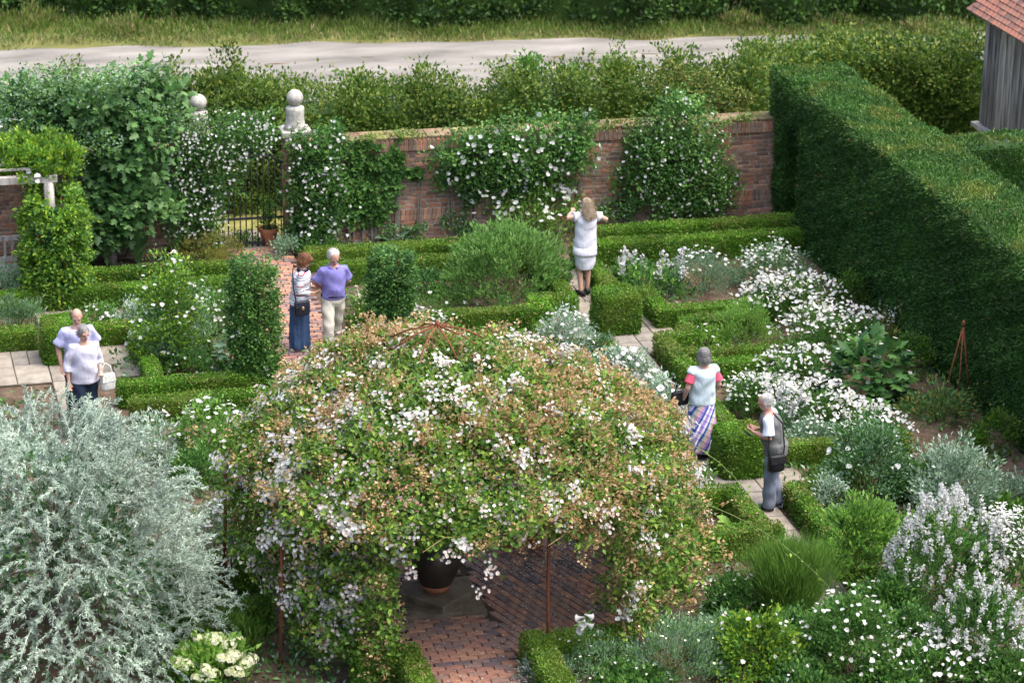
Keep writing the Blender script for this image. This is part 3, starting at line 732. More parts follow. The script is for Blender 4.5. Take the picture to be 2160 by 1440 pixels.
# ------------------------------------------------------------------ plants
def dome_points(n, r, ry, h, clumps, spread, inner=0.55, z0=0.0, flat=1.0):
    """points in leaf clumps spread through a dome-shaped crown; returns P, outward N"""
    d = rand_unit(clumps); d[:, 2] = np.abs(d[:, 2]) * flat
    d = unit(d + np.array([0, 0, 0.12]))
    f = inner + (1 - inner) * rng.random(clumps) ** 0.45
    f = f * (0.9 + 0.22 * rng.random(clumps))
    C = d * f[:, None] * np.array([r, ry, h])
    k = rng.integers(0, clumps, n)
    P = C[k] + rng.normal(size=(n, 3)) * spread * np.array([1, 1, 0.8])
    P[:, 2] = np.abs(P[:, 2]) + z0
    return P, unit(P / np.array([r * r, ry * ry, h * h]) + 1e-6), C
def mound(name, label, cat, cx, ytop, ybot, w, leaf='mid', n=3500, size=0.06, aspect=0.5, clumps=None, flowers=None, group=None, depth=0.8,
          up=0.6, inner=0.5, stems=14, z0=0.0, xyrh=None, mix=None, flat=1.0, out=0.7, heads='top'):
    x, y, r, h = xyrh or fit(cx, ytop, ybot, w * 1.14, depth)
    t = thing(name, label, cat, (x, y, z0), group=group)
    ry = r * depth
    clumps = clumps or max(18, int(n / 45))
    P, N, C = dome_points(n, r * 0.93, ry * 0.93, h * 0.93, clumps, 0.55 * math.sqrt(r * max(h, .2)) / math.sqrt(clumps) * 1.5, inner, flat=flat)
    A = N * out + rand_unit(n) * 0.8 + np.array([0, 0, up])
    mb = MB()
    if mix:
        sel = rng.random(n) < mix[1]; add_leaves(mb, P[sel], A[sel], size, aspect, mix[0]); P, A = P[~sel], A[~sel]
    add_leaves(mb, P, A, size, aspect, leaf)
    mb.build('foliage', t)
    if stems:
        mb = MB()
        for c in C[:stems]:
            b = np.array([random.uniform(-.2, .2) * r, random.uniform(-.2, .2) * ry, 0.0])
            tube(mb, [tuple(b), tuple(b * 0.5 + c * 0.5 + np.array([0, 0, h * .08])), tuple(c)], [0.009, 0.007, 0.004], 'stem', 4, cap=False)
        tag(mb.build('stems', t), kind='stuff')
    if flowers:
        if isinstance(flowers, dict): flowers = [flowers]
        for fl in flowers: add_flowers(t, r, ry, h, **fl)
    return t
def add_flowers(t, r, ry, h, n=60, size=0.05, mat='petal', mode='disc', per=1, lift=0.0, bias=0.3, spike=0.2, spread=None, k=6, zlo=0.25, name='flowers', off=(0, 0), rr=1.0):
    d = rand_unit(n); d[:, 2] = np.abs(d[:, 2]) + bias; d = unit(d)
    # more towards the viewer than the far side, as every side is lit
    P = d * np.array([r * rr, ry * rr, h]) * (0.92 + 0.16 * rng.random((n, 1))) + np.array([off[0], off[1], lift])
    ok = P[:, 2] > zlo * h * 0.6; P, d = P[ok], d[ok]; n = len(P)
    mb = MB()
    if mode == 'disc':
        if per > 1:
            s = spread or size * 1.1
            P = np.repeat(P, per, 0) + rng.normal(size=(n * per, 3)) * s; d = np.repeat(d, per, 0)
        add_discs(mb, P, d * 0.6 + rand_unit(len(P)) * 0.5 + np.array([0, -0.15, 0.7]), size, mat, k)
    elif mode == 'spike':
        hh = spike * (0.6 + 0.8 * rng.random(n))
        tt = rng.random((n, per)) ** 0.8
        lean = rng.normal(size=(n, 2)) * 0.12
        X = P[:, None, 0] + lean[:, None, 0] * tt * hh[:, None] + rng.normal(size=(n, per)) * size * 0.55 * (1.1 - tt)
        Y = P[:, None, 1] + lean[:, None, 1] * tt * hh[:, None] + rng.normal(size=(n, per)) * size * 0.55 * (1.1 - tt)
        Z = P[:, None, 2] + tt * hh[:, None]
        Q = np.stack([X, Y, Z], -1).reshape(-1, 3)
        add_leaves(mb, Q, rand_unit(len(Q)) * 0.8 + np.array([0, 0, 0.3]), size, 0.8, mat, fold=0.2)
        for i in range(0, n, 3):
            tube(mb, [(P[i, 0], P[i, 1], P[i, 2] - 0.12), (P[i, 0] + lean[i, 0] * hh[i], P[i, 1] + lean[i, 1] * hh[i], P[i, 2] + hh[i])], 0.004, 'stem', 3, cap=False)
    elif mode == 'ball':
        Q = np.repeat(P, per, 0); dd = rand_unit(n * per); dd[:, 2] = np.abs(dd[:, 2]) * 0.8 + 0.0
        sc = np.repeat(spread * (0.7 + 0.6 * rng.random((n, 1))), per, 0)
        Q = Q + dd * sc * np.array([1, 1, 0.75])
        add_discs(mb, Q, dd + rand_unit(len(Q)) * 0.25, size, mat, 5)
    tag(mb.build(name, t), kind='stuff')

# ---- hedges and shrubs beyond the wall
def free_hedge(name, label, x0, x1, yfun, depth, hfun, leaf, n, size, group=None, mix=None, shoots=0, z0=0, leafasp=0.6):
    t = thing(name, label, 'hedge', ((x0 + x1) / 2, yfun((x0 + x1) / 2), 0), group=group)
    o = np.array([(x0 + x1) / 2, yfun((x0 + x1) / 2), 0])
    nc = n // 40
    cx = rng.uniform(x0, x1, nc); face = rng.random(nc)
    hz = np.array([hfun(q) for q in cx]); yy = np.array([yfun(q) for q in cx])
    onf = face < 0.55
    cy = np.where(onf, yy + rng.normal(size=nc) * 0.08, yy + rng.random(nc) * depth)
    cz = np.where(onf, rng.random(nc) * hz, hz + rng.normal(size=nc) * 0.08)
    C = np.stack([cx, cy, cz], 1); nn = np.where(onf[:, None], np.array([[0, -1, 0.35]]), np.array([[0, -0.2, 1]]))
    k = rng.integers(0, nc, n)
    P = C[k] + rng.normal(size=(n, 3)) * np.array([0.13, 0.08, 0.1]); P[:, 2] = np.abs(P[:, 2])
    A = nn[k] * 0.6 + rand_unit(n) * 0.8 + np.array([0, 0, 0.25])
    mb = MB(); N2 = nn[k] + rand_unit(n) * 0.7
    P = P - o
    if mix:
        sel = rng.random(n) < mix[1]; add_leaves(mb, P[sel], A[sel], size, leafasp, mix[0], N=N2[sel]); P, A, N2 = P[~sel], A[~sel], N2[~sel]
    add_leaves(mb, P, A, size, leafasp, leaf, N=N2)
    # woody dark inside
    xs = np.linspace(x0 + .1, x1 - .1, 40); V = []; F = []
    for i, q in enumerate(xs):
        y_, h_ = yfun(q), hfun(q) - 0.24
        V += [(q - o[0], y_ + 0.32 - o[1], 0), (q - o[0], y_ + 0.32 - o[1], h_), (q - o[0], y_ + depth - 0.1 - o[1], h_), (q - o[0], y_ + depth - 0.1 - o[1], 0)]
        if i:
            a = (i - 1) * 4
            F += [(a, a + 4, a + 5, a + 1), (a + 1, a + 5, a + 6, a + 2), (a + 2, a + 6, a + 7, a + 3)]
    mb.add(V, F, leaf)
    mb.build('foliage', t)
    if shoots:
        mb = MB(); qx = rng.uniform(x0, x1, shoots); mbs = MB()
        for q in qx:
            b = np.array([q, yfun(q) + random.random() * depth, hfun(q) - 0.1]) - o
            tip = b + np.array([random.uniform(-.12, .12), random.uniform(-.12, .12), random.uniform(0.2, 0.5)])
            tube(mbs, [tuple(b), tuple((b + tip) / 2 + 0.02), tuple(tip)], [0.006, 0.004, 0.002], 'stem', 3, cap=False)
            m = 16; tt = rng.random((m, 1)); Pp = b + (tip - b) * tt
            add_leaves(mb, Pp, rand_unit(m) * 0.9 + np.array([0, 0, 0.5]), size * 0.8, leafasp, 'hornbeam_y')
        tag(mb.build('young_shoots', t), kind='stuff'); tag(mbs.build('stems', t), kind='stuff')
    return t
free_hedge('hornbeam_hedge', 'uneven leafy hornbeam hedge between the brick wall and the lane', 0.5, 17.2, lambda x: 47.5 + 0.1 * math.sin(x), 1.3,
           lambda x: 1.93 + 0.10 * math.sin(x * 1.1) + 0.08 * math.sin(x * 2.7 + 1) - (0.35 if 11.2 < x < 11.9 else 0), 'hornbeam', 56000, 0.075, mix=('hornbeam_y', 0.16), shoots=150)
free_hedge('hornbeam_hedge', 'dense hornbeam hedge behind the yew, reaching the wooden hut', 17.3, 22.2, lambda x: 49.6, 1.4,
           lambda x: 1.72 + 0.06 * math.sin(x * 2) + 0.05 * math.sin(x * 5), 'hornbeam', 22000, 0.085, mix=('hornbeam_y', 0.18), shoots=60)
free_hedge('bramble_hedge', 'dark overgrown hedge across the top beyond the lane', -1, 33, far_hedge_y, 2.0,
           lambda x: 1.5 + 0.2 * math.sin(x * 0.8), 'dark', 44000, 0.13, mix=('mid', 0.12))
# weeds straggling at the foot of that hedge
for k, (px, py, s) in enumerate(((60, 60, 1), (250, 75, 0.9), (1560, 60, 0.9), (1760, 65, 0.8), (1980, 80, 1.0))):
    x, y = G(px, py)
    mound('verge_weed', ['tall straggling weeds on the verge at the far left', 'clump of tall weeds on the verge above the left end of the lane', 'straw coloured weeds on the verge above the yew hedge end',
          'small clump of weeds on the verge left of the hut', 'leafy weeds on the verge beside the hut roof'][k], 'weeds', 0, 0, 0, 0, 'grass', 700, 0.13, 0.25, xyrh=(x, y, 0.8 * s, 0.4 * s),
          group='weeds on the verge', stems=0, mix=('drygrass', 0.35), up=1.2)
bumps = [(140, 105, 250, 150, 'pale-leaved hedge shrub at the far left above the fig'), (350, 95, 260, 160, 'bushy hedge shrub behind the left stone ball'), (470, 80, 240, 130, 'tall hedge shrub left of the right stone ball, against the lane'),
         (560, 130, 250, 140, 'low hedge shrub behind the right stone ball'), (760, 135, 260, 130, 'small rounded hedge shrub above the climber right of the gate'), (910, 115, 270, 160, 'broad bushy hedge shrub against the lane, above the climbing rose'), (1115, 95, 260, 110, 'upright dark green hedge shrub standing alone against the lane'), (1210, 140, 260, 90, 'small pale hedge shrub right of the upright dark one'),
         (1310, 98, 250, 100, 'hedge shrub against the lane above the woman in white'), (1430, 85, 260, 130, 'tall yellowish hedge shrub against the lane near the yew'), (1560, 90, 260, 170, 'yellow-green hedge shrub above the right end of the wall')]
for i, (cx, yt, yb, w, lab) in enumerate(bumps):
    Y = 48.1 if i != 5 else 47.9
    x, _, zt = PY(cx, yt, Y); r = w / 2 / 112
    mound('hedge_shrub', lab, 'shrub', 0, 0, 0, 0, 'hornbeam' if i not in (6, 7) else 'mid', 4200, 0.08, 0.55, xyrh=(x, Y, r, zt), group='shrubs growing out of the hedge by the lane',
          mix=('hornbeam_y', 0.2 if i != 6 else 0.05), inner=0.5, out=0.5, up=0.9, stems=16)
x, y, z = PY(955, 180, 48.3)
mound('hedge_shrub', 'patch of golden yellow leaves in the hedge above the climbing rose', 'shrub', 0, 0, 0, 0, 'olive', 700, 0.08, 0.6, xyrh=(x, y, 0.35, z), mix=('cream', 0.25), inner=0.8, group='shrubs growing out of the hedge by the lane')

# ---- climbers on the wall: leaf masses given as blobs (px, py, half width px, half height px, thickness m)
def climber(name, label, blobs, leaf, n, size, aspect=0.6, Y=WY, flowers=None, mix=None, z_stem=True, group=None, droop=0.0, spread=1.0, cat='climber', hug=0.10):
    tot = sum(b[2] * b[3] for b in blobs)
    x0 = sum(b[0] * b[2] * b[3] for b in blobs) / tot
    ox = PY(x0, blobs[0][1], Y)[0]
    t = thing(name, label, cat, (ox, Y - hug, 0), group=group)
    mb = MB(); mf = MB(); ms = MB()
    for (px, py, hw, hh, th) in blobs:
        k = int(n * hw * hh / tot)
        c = PY(px, py, Y - th * 0.5); rx = hw / 124; rz = hh / 112
        nc = max(6, k // 30)
        C = unit(rng.normal(size=(nc, 3))) * (rng.random((nc, 1)) ** 0.4)
        idx = rng.integers(0, nc, k)
        q = C[idx] + rng.normal(size=(k, 3)) * 0.17 * spread
        P = q * np.array([rx, th * 0.5, rz]) + np.array([c[0] - ox, c[1] - Y + hug, c[2]])
        P[:, 1] = np.minimum(P[:, 1], hug - 0.02) if c[2] < 1.9 else P[:, 1]
        P[:, 2] = np.maximum(P[:, 2], 0.03)
        A = rand_unit(k) * 0.9 + np.array([0, -0.6, 0.25 - droop])
        N2 = np.array([0, -0.8, 0.6]) + rand_unit(k) * 0.7
        if mix:
            sel = rng.random(k) < mix[1]; add_leaves(mb, P[sel], A[sel], size, aspect, mix[0], N=N2[sel]); P2, A2, N2 = P[~sel], A[~sel], N2[~sel]
        else: P2, A2 = P, A
        add_leaves(mb, P2, A2, size, aspect, leaf, N=N2)
        if flowers:
            fn = int(flowers['n'] * hw * hh / tot)
            th_ = rng.random(fn) * 2 * math.pi; rr = np.sqrt(rng.random(fn)) * 1.02
            F = np.stack([np.cos(th_) * rr * rx, -np.sqrt(np.clip(1.05 - rr ** 2, 0, 1)) * th * 0.55, np.sin(th_) * rr * rz], 1) + np.array([c[0] - ox, c[1] - Y + hug, c[2]])
            if flowers.get('top'): F = F[(rng.random(fn) < 0.35 + 0.65 * (np.sin(th_) * rr + 1) / 2)]
            F[:, 2] = np.maximum(F[:, 2], 0.08)
            per = flowers.get('per', 1)
            F = np.repeat(F, per, 0) + rng.normal(size=(len(F) * per, 3)) * flowers['size'] * (0.9 if per > 1 else 0)
            add_discs(mf, F, rand_unit(len(F)) * 0.7 + np.array([0, -0.7, 0.6]), flowers['size'], flowers.get('mat', 'petal'), 6)
        if z_stem:
            for _ in range(3):
                bx = random.uniform(-.5, .5) * rx
                tube(ms, [(c[0] - ox + bx * .3, hug - 0.04, 0.0), (c[0] - ox + bx * .6, hug - 0.05, c[2] * 0.5), (c[0] - ox + bx, hug - 0.05, max(c[2], 0.1))], [0.018, 0.013, 0.006], 'bark', 5, cap=False)
    mb.build('foliage', t)
    if flowers: tag(mf.build('flowers', t), kind='stuff')
    if z_stem: tag(ms.build('stems', t), kind='stuff')
    return t
climber('white_climber', 'climber dotted with small white flowers smothering the wall left of the gate', [(470, 290, 110, 55, .5), (430, 350, 90, 80, .5), (395, 430, 70, 80, .45), (440, 470, 42, 60, .4), (520, 290, 60, 45, .4), (370, 300, 60, 50, .45), (560, 265, 40, 35, .35)], 'deep', 11000, 0.06, 0.5,
        flowers=dict(n=430, size=0.05, per=1), mix=('mid', 0.45), z_stem=False)
climber('white_climber', 'dark leafy climber with white sweet-pea like flowers right of the gate', [(658, 330, 65, 60, .55), (668, 410, 75, 70, .55), (660, 480, 62, 45, .5), (700, 300, 40, 45, .4)], 'deep', 9000, 0.085, 0.28,
        flowers=dict(n=150, size=0.06, per=2, top=True), mix=('mid', 0.35))
climber('ivy', 'glossy ivy straggling across the bare brick wall', [(745, 390, 45, 80, .2), (790, 350, 45, 28, .16), (790, 430, 40, 50, .16), (830, 380, 40, 25, .14), (840, 330, 14, 40, .12), (880, 370, 35, 14, .12), (770, 310, 30, 16, .12)], 'mid', 3800, 0.075, 0.9, mix=('deep', 0.4))
climber('climbing_rose', 'white climbing rose sprawling over the middle of the wall', [(1000, 330, 95, 60, .5), (1110, 310, 110, 70, .5), (1215, 300, 65, 60, .45), (1060, 380, 80, 40, .4), (960, 370, 45, 40, .35), (1150, 390, 60, 30, .3), (990, 420, 25, 40, .2)], 'mid', 10500, 0.07, 0.6,
        flowers=dict(n=95, size=0.08, per=2, top=True), mix=('deep', 0.4))
climber('climbing_rose', 'large loose climbing rose with scattered white flowers at the right end of the wall', [(1430, 290, 100, 80, .7), (1400, 360, 90, 70, .6), (1480, 370, 80, 80, .6), (1450, 430, 90, 45, .5), (1340, 330, 50, 60, .4), (1330, 395, 45, 50, .3), (1530, 400, 35, 50, .3), (1430, 225, 60, 45, .5)], 'mid', 12500, 0.065, 0.55,
        flowers=dict(n=150, size=0.055, per=1), mix=('deep', 0.35))
climber('wild_climber', 'pale yellow-green shoots on top of the wall left of the yew', [(1480, 200, 80, 50, .4), (1550, 225, 55, 30, .3), (1420, 180, 50, 50, .4)], 'hornbeam', 2600, 0.07, 0.5, Y=46.2, mix=('olive', 0.5), z_stem=False)
climber('wall_top_growth', 'tufts of moss and creeper along the top of the wall', [(780, 285, 40, 9, .3), (860, 282, 50, 9, .3), (1290, 262, 40, 10, .3), (1560, 250, 40, 9, .3), (1330, 255, 30, 10, .25)], 'olive', 900, 0.05, 0.6, z_stem=False, mix=('mid', 0.4))
climber('leafy_creeper', 'low leafy creeper at the foot of the bare brick wall', [(850, 490, 60, 20, .25), (960, 480, 35, 30, .2), (1290, 440, 50, 30, .3)], 'mid', 1300, 0.06, 0.6, mix=('sage', 0.3))

# ---- fig: limbs and big lobed leaves
def lobed_leaves(mb, P, A, N, size, mat):
    n = len(P); A = unit(A); side = unit(np.cross(A, N)); N = np.cross(side, A)
    L = size * (0.7 + 0.6 * rng.random((n, 1)))
    outl = [(0, 0), (0.36, 0.12), (0.24, 0.36), (0.52, 0.52), (0.2, 0.58), (0.17, 0.82), (0, 1.0), (-0.17, 0.82), (-0.2, 0.58), (-0.52, 0.52), (-0.24, 0.36), (-0.36, 0.12)]
    V = np.stack([P + side * (u * L) + A * (v * L) + N * (0.10 * L * (1 - abs(u) * 2.2) - 0.12 * L * v * v) for u, v in outl], 1).reshape(-1, 3)
    i = np.arange(n)[:, None] * 12
    tri = [(0, 1, 2), (0, 2, 4), (2, 3, 4), (0, 4, 6), (4, 5, 6), (0, 6, 8), (6, 7, 8), (0, 8, 10), (8, 9, 10), (0, 10, 11)]
    mb.add(V, np.concatenate([i + np.array([q]) for q in tri]), mat)
fig = thing('fig_tree', 'large spreading fig with lobed leaves at the left of the wall', 'tree', (4.6, 45.0, 0))
fb = [(190, 215, 170, 50, 1.0), (290, 270, 100, 60, 1.0), (120, 260, 110, 50, 0.9), (270, 340, 90, 60, 0.9), (230, 430, 95, 70, 0.9), (315, 420, 55, 65, 0.7), (60, 215, 80, 40, 0.8), (345, 205, 55, 40, 0.6), (310, 165, 50, 32, 0.6), (210, 490, 80, 40, .7)]
mbF = MB(); mbT = MB(); mbT2 = MB()
for (px, py, hw, hh, th) in fb:
    c = np.array(PY(px, py, 44.95)) - np.array([4.6, 45.0, 0]); k = int(hw * hh / 9)
    nc = max(8, k // 9)
    C = unit(rng.normal(size=(nc, 3))) * rng.random((nc, 1)) ** 0.35 * np.array([hw / 124, th * 0.6, hh / 112]) + c
    idx = rng.integers(0, nc, k)
    P = C[idx] + rng.normal(size=(k, 3)) * 0.07; P[:, 2] = np.maximum(P[:, 2], 0.1)
    A = unit(P - C[idx]) * 0.8 + np.array([0, -0.35, 0.1]) + rand_unit(k) * 0.4
    lobed_leaves(mbF, P, A, rand_unit(k) * 0.5 + np.array([0, -0.35, 0.9]), 0.15, 'fig')
    for j in range(4):
        q = C[j]; tube(mbT, [(c[0] * .3, 0.1, 0.2), (c[0] * .7, 0.05, c[2] * .6), tuple(c), tuple(q)], [0.045, 0.032, 0.02, 0.008], 'bark', 6, cap=False)
mbF.build('crown', fig); 
tube(mbT2, [(0, 0.15, 0), (0.05, 0.12, 0.35)], [0.1, 0.07], 'bark', 9); mbT2.build('trunk', fig); tag(mbT.build('branches', fig), kind='stuff')

climber('leafy_tangle', 'pale mixed foliage tangled through the top of the fig', [(110, 180, 120, 40, .6), (260, 165, 80, 32, .5), (40, 250, 60, 40, .5), (330, 260, 60, 40, .4), (180, 300, 70, 40, .6)], 'mid', 4200, 0.06, 0.5, Y=44.75, mix=('sage', 0.45), z_stem=False)
# climber over the pergola
mound('pergola_climber', 'bright green climber heaped over the pergola top', 'climber', 0, 0, 0, 0, 'lime', 6500, 0.075, 0.62, xyrh=(3.25, 43.9, 0.85, 0.75), z0=2.0, mix=('mid', 0.35), inner=0.3, stems=18, flowers=dict(n=6, size=0.1, per=3))
def column(label, px, ybot, ytop, w, leaf='mid', mix=('deep', 0.35), n=13500, name='climber_column', xy=None, size=0.053, flowers=6):
    x, y = xy or G(px, ybot)
    y += 0.2; h = PY(px, ytop, y)[2]; r = w / 2 / hscale(ybot)
    t = thing(name, label, 'climber', (x, y, 0), group='climber-clad pillars')
    nc = n // 35; a = rng.random(nc) * 2 * math.pi; zz = rng.random(nc) * h
    rad = r * (0.78 + 0.22 * rng.random(nc)) * np.where(zz > h * .8, 0.95 - 0.25 * (zz - h * .8) / (h * .2), 1)
    C = np.stack([np.cos(a) * rad, np.sin(a) * rad, zz], 1); k = rng.integers(0, nc, n)
    P = C[k] + rng.normal(size=(n, 3)) * 0.05; P[:, 2] = np.maximum(P[:, 2], 0.02)
    outw = P * np.array([1, 1, 0]); A = unit(outw) * 0.7 + rand_unit(n) * 0.8 + np.array([0, 0, 0.1])
    mb = MB(); sel = rng.random(n) < mix[1]
    add_leaves(mb, P[sel], A[sel], size, 0.6, mix[0]); add_leaves(mb, P[~sel], A[~sel], size, 0.6, leaf)
    stack(mb, [(0, 0, 0, r * .45, r * .45), (0, 0, h * .5, r * .5, r * .5), (0, 0, h * .85, r * .4, r * .4)], 'deep', 12, False); mb.build('foliage', t)
    mb = MB()
    for q in range(4):
        a = q * math.pi / 2 + 0.4; tube(mb, [(r * .5 * math.cos(a), r * .5 * math.sin(a), 0), (r * .5 * math.cos(a), r * .5 * math.sin(a), h * 0.97)], 0.012, 'rust', 6)
    mb.build('iron_frame', t)
    if flowers:
        mb = MB(); a = rng.random(flowers) * 6.28; P = np.stack([np.cos(a) * r, np.sin(a) * r, rng.random(flowers) * h], 1)
        add_discs(mb, np.repeat(P, 3, 0) + rng.normal(size=(flowers * 3, 3)) * 0.03, np.repeat(P, 3, 0), 0.06, 'petal'); tag(mb.build('flowers', t), kind='stuff')
    return t
column('leafy green pillar left of the couple on the brick path', 560, 835, 545, 100, xy=(6.02, 38.75))
column('dark leafy pillar right of the man in the lavender shirt', 840, 730, 535, 95, xy=(8.42, 40.35), leaf='deep', mix=('mid', 0.35))
column('bright leafy pillar climbing the pergola post', 110, 655, 400, 135, leaf='lime', mix=('mid', 0.45), xy=(3.55, 43.2), flowers=3, size=0.075)

# ---- border plants
def rosette(name, label, cat, x, y, r, h, nl=9, mat='stone_leaf', wid=0.42, curl=0.5, z=0.0, group=None, tiers=1):
    t = thing(name, label, cat, (x, y, z), group=group)
    mb = MB(); L = 1.0; segs = 5; V = []; F = []
    for i in range(segs + 1):
        u = i / segs; w = wid * math.sin(math.pi * min(1, (u * 0.92 + 0.06))) ** 0.75 * (1 if u < 1 else 0.0)
        zc = u * (1 - curl * u); xx = u
        V += [(xx, -w * 0.5, zc + 0.10 * w), (xx, 0, zc), (xx, w * 0.5, zc + 0.10 * w)]
        if i: a = (i - 1) * 3; F += [(a, a + 1, a + 4, a + 3), (a + 1, a + 2, a + 5, a + 4)]
    mb.add(V, F, mat, True); me = mb.mesh('leaf')
    for q in range(tiers):
        for k in range(nl):
            s = random.uniform(0.75, 1.1); a = 2 * math.pi * (k + 0.5 * q) / nl + random.uniform(-.2, .2)
            o = link('leaf', me, t, (0.02 * math.cos(a), 0.02 * math.sin(a), q * h * 0.3 / tiers), (random.uniform(-.15, .15), random.uniform(-.15, .15), a))
            o.scale = (r * s * (1 - .25 * q), r * s, h * s * 1.6)
    return t
# between wall and couple
mound('flowering_shrub', 'big rounded soft green shrub below the brick wall', 'shrub', 1080, 462, 655, 262, 'hebe', 9500, 0.085, 0.3, clumps=420, mix=('mid', 0.35), inner=0.55, up=0.9, stems=30, out=0.9)
mound('white_rose_bush', 'bush with large white flowers against the wall by the woman in white', 'shrub', 1140, 380, 520, 235, 'bright', 3000, 0.07, 0.5, flowers=dict(n=130, size=0.10, per=1, bias=0.5), mix=('mid', 0.4))
x, y = G(765, 512); t = rosette('tobacco_plant', 'large tobacco plant with broad light leaves at the foot of the wall', 'plant', x, y + .15, 0.38, 0.42, 8, 'bright', 0.38, 0.45, tiers=2)
add_flowers(t, 0.2, 0.15, 0.6, n=9, size=0.10, per=4, spread=0.04, name='flowers')
x, y = G(830, 520); rosette('broad_leaf_plant', 'pale broad-leaved plant right of the tobacco plant', 'plant', x, y + .1, 0.28, 0.22, 8, 'sage', 0.5)
mound('white_phlox', 'low leafy clump with small white flowers behind the auburn-haired woman', 'flowers', 680, 505, 548, 120, 'mid', 1500, 0.06, flowers=dict(n=45, size=0.045))
mound('grey_herb', 'greyish low herb beside the terracotta pot by the gate', 'plant', 605, 505, 555, 70, 'sage', 800, 0.045, flowers=dict(n=14, size=0.03))
mound('pot_plant', 'thin leafy plant growing out of the pot beside the gate', 'plant', 0, 0, 0, 0, 'mid', 500, 0.06, 0.4, xyrh=(G(567, 520)[0], G(567, 520)[1], 0.15, 0.62), z0=0.28, inner=0.2)
mound('small_shrub', 'small green tuft at the foot of the iron gate', 'plant', 522, 488, 528, 50, 'mid', 500, 0.05)
# iris and spikes right of the man in lavender
def spikes(name, label, cat, pts, h, leaf, petal='petal', sz=0.03, frac=0.45, per=26, group=None, blades=14):
    x0, y0 = pts[0]; t = thing(name, label, cat, (x0, y0, 0), group=group); mb = MB(); mf = MB(); ms = MB()
    for (x, y) in pts:
        x -= x0; y -= y0; hh = h * random.uniform(0.8, 1.1); lx, ly = random.uniform(-.06, .06), random.uniform(-.06, .06)
        tube(ms, [(x, y, 0), (x + lx, y + ly, hh)], [0.008, 0.004], 'stem', 4, cap=False)
        tt = rng.random((per, 1)); z = hh * (1 - frac * tt)
        P = np.concatenate([x + lx * z / hh, y + ly * z / hh, z], 1) + rng.normal(size=(per, 3)) * sz * np.array([.7, .7, .3]) * (0.4 + tt)
        add_discs(mf, P, rand_unit(per) + np.array([0, -0.3, -0.1]), sz * 1.5, petal, 5, cup=0.5)
        Pb = np.tile(np.array([[x, y, 0.0]]), (blades, 1)) + rng.normal(size=(blades, 3)) * np.array([.03, .03, 0])
        Pb[:, 2] = np.abs(rng.normal(size=blades)) * hh * 0.25
        add_leaves(mb, Pb, rand_unit(blades) * np.array([0.7, 0.7, 0.2]) + np.array([0, 0, 0.7]), hh * 0.28, 0.22, leaf)
    mb.build('foliage', t); tag(mf.build('flowers', t), kind='stuff'); tag(ms.build('stems', t), kind='stuff'); return t
def scat(px0, px1, py0, py1, n): return [G(random.uniform(px0, px1), random.uniform(py0, py1)) for _ in range(n)]
spikes('white_foxglove', 'pale flower spikes rising right of the man in the lavender shirt', 'flowers', scat(755, 790, 690, 715, 5), 0.75, 'bright', 'cream', 0.035)
spikes('white_foxglove', 'row of white foxglove spikes in the bed right of the woman in white', 'flowers', scat(1300, 1440, 600, 635, 13), 0.68, 'mid', 'petal', 0.04, 0.42, 30)
mound('bed_perennial', 'leafy perennials under the white foxglove spikes', 'plant', 1370, 560, 640, 170, 'deep', 1800, 0.075, mix=('bright', 0.3))
mound('silver_artemisia', 'hazy grey-green plant with white flowers right of the foxgloves', 'plant', 1490, 525, 632, 150, 'sage', 3200, 0.05, 0.2, up=1.2, flowers=dict(n=60, size=0.06, bias=0.8), out=0.4)
mound('white_phlox', 'upright white phlox in front of the yew, behind the daisies', 'flowers', 1640, 515, 625, 150, 'sage', 1800, 0.06, flowers=dict(n=85, size=0.055, per=2, bias=0.7), mix=('mid', 0.4))
def daisies(label, cx, yt, yb, w, nf, size=0.066, leaf='mid', n=2200, mix=('deep', 0.3), h=None, mode='disc', per=1, depth=0.8, name='daisy_clump'):
    t = mound(name, label, 'flowers', cx, yt + (yb - yt) * 0.18, yb, w, leaf, n, 0.07, 0.35, mix=mix, depth=depth)
    x, y, r, h = fit(cx, yt, yb, w * 1.25, depth); m = int(nf * 1.6)
    a = rng.random(m) * 2 * math.pi; q = np.sqrt(rng.random(m)) * (1 + 0.15 * rng.normal(size=m))
    P = np.stack([np.cos(a) * q * r, np.sin(a) * q * r * depth, h * (0.82 + 0.22 * rng.random(m)) * (1 - 0.32 * np.clip(q, 0, 1.3) ** 2)], 1)
    P[:, 2] += 0.06 * ground_noise(P[:, 0] * 3 + x, P[:, 1] * 3 + y); P[:, 2] = np.maximum(P[:, 2], 0.1)
    if per > 1: P = np.repeat(P, per, 0) + rng.normal(size=(m * per, 3)) * size * 0.7
    mb = MB(); old = rng.random(len(P)) < 0.16; add_discs(mb, P[old], rand_unit(old.sum()) * 0.8 + np.array([0, 0, 0.7]), size * 0.6, 'cream', 6, var=0.4); P = P[~old]
    add_discs(mb, P, rand_unit(len(P)) * 0.75 + np.array([0, -0.2, 0.9]), size * 0.86, 'petal', 7, var=0.55, cup=0.12)
    tag(mb.build('flowers', t), kind='stuff')
    return t
daisies('upper part of the white daisy drift beside the yew hedge', 1680, 575, 700, 190, 210)
daisies('middle clump of the white daisy drift above the large-leaved shrub', 1730, 630, 790, 150, 170)
daisies('daisy clump left of the large-leaved shrub', 1690, 725, 850, 150, 150)
daisies('lower clump of white daisies above the man in the grey waistcoat', 1730, 800, 920, 160, 170)
daisies('daisies beside the feathery bright green bush', 1630, 590, 690, 130, 110)
daisies('daisies close to the yew below the small rounded seedling', 1800, 640, 750, 130, 110)
daisies('daisy clump between the front box hedge and the large-leaved shrub', 1640, 790, 870, 110, 90)
daisies('daisies under the large-leaved shrub', 1800, 840, 930, 130, 110)
